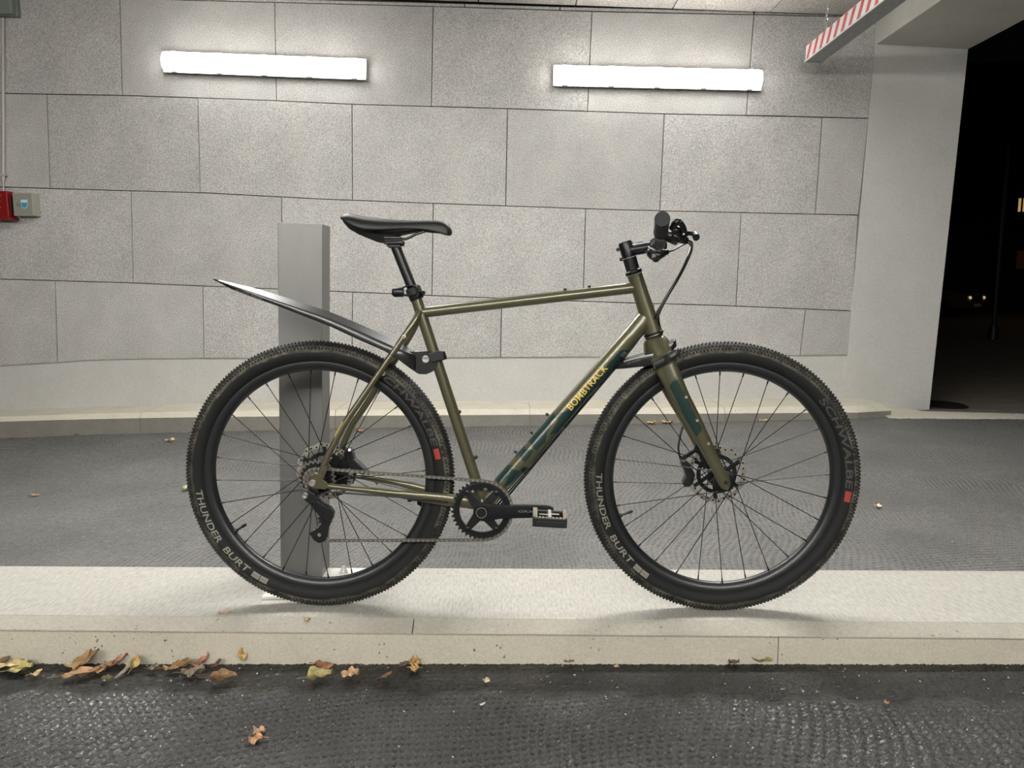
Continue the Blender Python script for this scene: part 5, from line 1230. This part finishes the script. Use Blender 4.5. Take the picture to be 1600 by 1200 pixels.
leaf(604, 1055, 20, 5, 48, 'strip', (130, 96, 66), 'thin brown leaf sliver between the orange-tan leaf and the golden pair')
leaf(760, 1063, 9, 7, 60, 'rag', (206, 186, 150), 'tiny pale curled leaf on asphalt below the crank', stem=False)
leaf(754, 1099, 10, 3, 38, 'strip', (214, 200, 170), 'tiny pale twig-like leaf sliver, lower one on asphalt below the crank', stem=False)
leaf(889, 1033, 15, 6, 5, 'rag', (134, 106, 74), 'small brown leaf crumbs at the kerb foot below the pedal', stem=False)
leaf(963, 1041, 8, 5, 10, 'rag', (206, 176, 120), 'tiny tan leaf bit on asphalt left below the front tyre', stem=False)
leaf(1192, 1030, 38, 17, 8, 'oval', (142, 138, 78), 'long yellow-green leaf pressed against the kerb foot beside the front tyre', tip=.15)
leaf(1208, 1029, 20, 7, -4, 'oval', (198, 156, 74), 'narrow golden leaf at the right end of the long yellow-green leaf', lift=.008)
leaf(1147, 1034, 18, 8, 20, 'rag', (120, 92, 74), 'brown crumbly leaf left of the long yellow-green leaf', stem=False)
leaf(480, 968, 9, 8, 70, 'lobed', (204, 160, 108), 'tiny orange leaf on the kerb coping below the rear tyre', z=-.004, stem=False)
leaf(352, 957, 20, 4, 5, 'strip', (190, 146, 112), 'thin pinkish leaf sliver on the kerb top left of the rear tyre', z=.002, stem=False, curl=.1)
leaf(1385, 1098, 7, 6, 5, 'lobed', (196, 140, 92), 'tiny orange leaf on the dark front asphalt, lower right', stem=False)
for (x, y, l, w_, r, c, lab) in (
    (265, 689, 14, 7, 8, (222, 184, 138), 'pale tan leaf on the rear lane left of the rear tyre'),
    (53, 774, 17, 4, 4, (186, 128, 92), 'thin reddish leaf alone on the rear lane near the left frame edge'),
    (291, 765, 11, 9, 40, (188, 190, 130), 'pale green leaf half hidden by the rear tyre'),
    (46, 681, 9, 5, 5, (170, 116, 78), 'brown leaf at the rear kerb foot near the left frame edge'),
    (122, 679, 10, 3, 20, (86, 76, 66), 'dark leaf sliver at the rear kerb foot, left part'),
    (764, 662, 13, 9, -5, (222, 190, 132), 'pale yellow leaf at the rear kerb, left one seen between the frame tubes'),
    (778, 661, 9, 10, 60, (206, 172, 110), 'curled yellow leaf at the rear kerb, right one seen between the frame tubes'),
    (1018, 661, 12, 6, -5, (220, 176, 110), 'yellow leaf at the rear kerb, leftmost seen inside the front wheel'),
    (1042, 660, 16, 8, 3, (214, 164, 104), 'orange-yellow leaf at the rear kerb just left of the fork blade'),
    (1066, 658, 8, 7, 3, (228, 200, 130), 'pale leaf at the rear kerb touching the fork blade'),
    (1193, 657, 12, 5, 3, (214, 184, 130), 'pale leaf at the rear kerb right of the fork blade'),
    (1372, 792, 10, 7, -40, (222, 190, 148), 'pale leaf alone on the rear lane right of the front tyre'),
    (562, 674, 11, 5, 3, (196, 120, 88), 'reddish leaf on the rear lane seen through the rear wheel')):
    leaf(x, y, l, w_, r, 'rag', c, lab, z='rear', stem=False)
# grit: tiny pale chips nobody could count
q = MB()
for _ in range(300):
    if random.random() < .6: X = random.uniform(-1.5, 1.5); Y = kf(X)-.05-random.random()**2*.6; z = zbot(X)
    else: X = random.uniform(-3, 3.4); Y = random.uniform(2.5, 5.2); z = rear_z(X, Y)
    s_ = random.uniform(.0005, .0012); a = random.uniform(0, pi); X_ = Vector((math.cos(a), math.sin(a), 0)); Y_ = Vector((-math.sin(a), math.cos(a), 0))
    q.obox((X, Y, z+s_*.5+.003), X_, Y_, Vector((0, 0, 1)), s_*random.uniform(.8, 2.2), s_, s_*.6)
tagm(q.build('grit', mat('pale_grit', srgb(200, 190, 170), .7), None, smooth=0), 'tiny pale grit scattered over both asphalt lanes', 'grit', kind='stuff')

# ================================================================== the night outside: car, pole, building with lit windows
cx_, cy_ = 16.75, 27.5; th_ = math.radians(38)
CX = Vector((math.cos(th_), math.sin(th_), 0)); CY = Vector((-math.sin(th_), math.cos(th_), 0)); CZ = Vector((0, 0, 1)); CO = Vector((cx_, cy_, -.06))
car = thing('car', CO, 'dark parked car facing the lane in the night beyond the pier', 'car')
def cp(x, y, z): return CO+CX*x+CY*y+CZ*z
cpaint = mat('car_paint', srgb(110, 90, 70), .3, .5, coat=1); cglass = mat('car_glass', srgb(14, 15, 18), .08, spec=.8)
prof = [(-0, .30), (0, .62), (.06, .80), (.9, .96), (1.1, .98), (1.75, 1.42), (2.1, 1.48), (3.3, 1.46), (4.0, 1.05), (4.25, .98), (4.3, .5), (4.25, .30)]
def lofted(prof, ws, m_, name, bev=.02):
    q = MB(); n_ = len(prof); vs = []
    for s_ in (-1, 1): vs += [cp(s_*w__, y, z) for (y, z), w__ in zip(prof, ws)]
    q.add(vs, [tuple(range(n_)), tuple(range(2*n_-1, n_-1, -1))]+[(i, (i+1) % n_, n_+(i+1) % n_, n_+i) for i in range(n_)]); return q.build(name, m_, car, smooth=40, bevel=bev)
lofted(prof, [.80, .84, .86, .88, .88, .66, .62, .62, .84, .86, .84, .80], cpaint, 'body')
q = MB(); q.add([cp(-.78, 1.06, 1.0), cp(.78, 1.06, 1.0), cp(.60, 1.70, 1.42), cp(-.60, 1.70, 1.42)], [(0, 1, 2, 3)]); q.build('windscreen', cglass, car, smooth=0)
for s_ in (-1, 1):
    for y in (.85, 3.4):
        q = MB(); q.lathe(cp(.70*s_, y, .31), CX*s_, [(.31, -.05), (.33, 0), (.31, .14), (.18, .15), (0, .14)], 24); wl = q.build('wheel', M['tyre'] if False else M['blackmatt'], car, smooth=40)
    q = MB(); q.lathe(cp(.60*s_, -.01, .68), -CY, [(.055, -.05), (.055, .01), (.045, .025), (0, .03)], 20); q.build('headlight', mat('headlight', (.7, .66, .6, 1), .1, .9, emis=(1, .72, .4, 1), es=.45), car, smooth=60)  # weak glow stands in for reflections on the headlights
    q = MB(); q.obox(cp(.80*s_+.08*s_, 1.25, 1.02), CX, CY, CZ, .08, .05, .06); q.build('mirror', cpaint, car, smooth=0, bevel=.02)
q = MB(); q.obox(cp(0, -.02, .66), CX, CY, CZ, .40, .02, .07); q.build('grille', M['blackmatt'], car, smooth=0, bevel=.01)
q = MB(); q.obox(cp(0, -.03, .42), CX, CY, CZ, .26, .012, .055); q.build('number_plate', M['white'], car, smooth=0)
q = MB(); q.obox(cp(0, -.05, .53), CX, CY, CZ, .84, .05, .05); q.build('bumper', cpaint, car, smooth=0, bevel=.02)
pp = thing('lamp_post', (9.9, 14.6, -.06), 'thin grey pole standing in the dark right of the parked car', 'pole')
q = MB(); q.cyl((9.25, 14.6, -.06), (9.25, 14.6, 3.6), .05, 14, .035); q.build('pole', mat('painted_pole', srgb(26, 28, 28), .6), pp)
q = MB(); q.cyl((9.25, 14.6, -.06), (9.25, 14.6, .18), .09, 14, .08); q.build('base', M['blackmatt'], pp)
bd = thing('building', (40, 45, 0), 'dark building far beyond the pier with a pair of warm lit windows', 'building')
q = MB(); q.box(14, 70, 46, 56, -.06, 14); q.build('wall', mat('far_wall', srgb(52, 46, 42), .9), bd, smooth=0)
warm = mat('warm_window', (.1, .1, .1, 1), .4, emis=(1, .62, .25, 1), es=.4); dim = mat('dim_window', (.1, .1, .1, 1), .4, emis=(1, .30, .12, 1), es=.007)
for (px0, px1, py0, py1, m_) in ((1590.5, 1594.5, 310, 331, warm), (1597, 1604, 310, 331, warm), (1588, 1602, 392, 420, dim)):
    a, b = U(px0, py0, 45.96), U(px1, py1, 45.96)
    q = MB(); q.box(a.x, b.x, 45.92, 46.02, b.z, a.z); wn_ = q.build('window', m_, bd, smooth=0)
    q = MB(); f_ = .06
    q.box(a.x-f_, a.x, 45.88, 46.0, b.z-f_, a.z+f_); q.box(b.x, b.x+f_, 45.88, 46.0, b.z-f_, a.z+f_); q.box(a.x-f_, b.x+f_, 45.88, 46.0, a.z, a.z+f_); q.box(a.x-f_, b.x+f_, 45.88, 46.0, b.z-f_, b.z)
    q.build('frame', M['blackmatt'], wn_, smooth=0)
# warm street lamp beyond the frame that glints on the car
sl = bpy.data.lights.new('street_lamp', 'POINT'); sl.energy = 60; sl.color = (1, .62, .32); sl.shadow_soft_size = .15
so = bpy.data.objects.new('street_lamp', sl); COL.objects.link(so); so.location = (19.5, 20, 4.5)
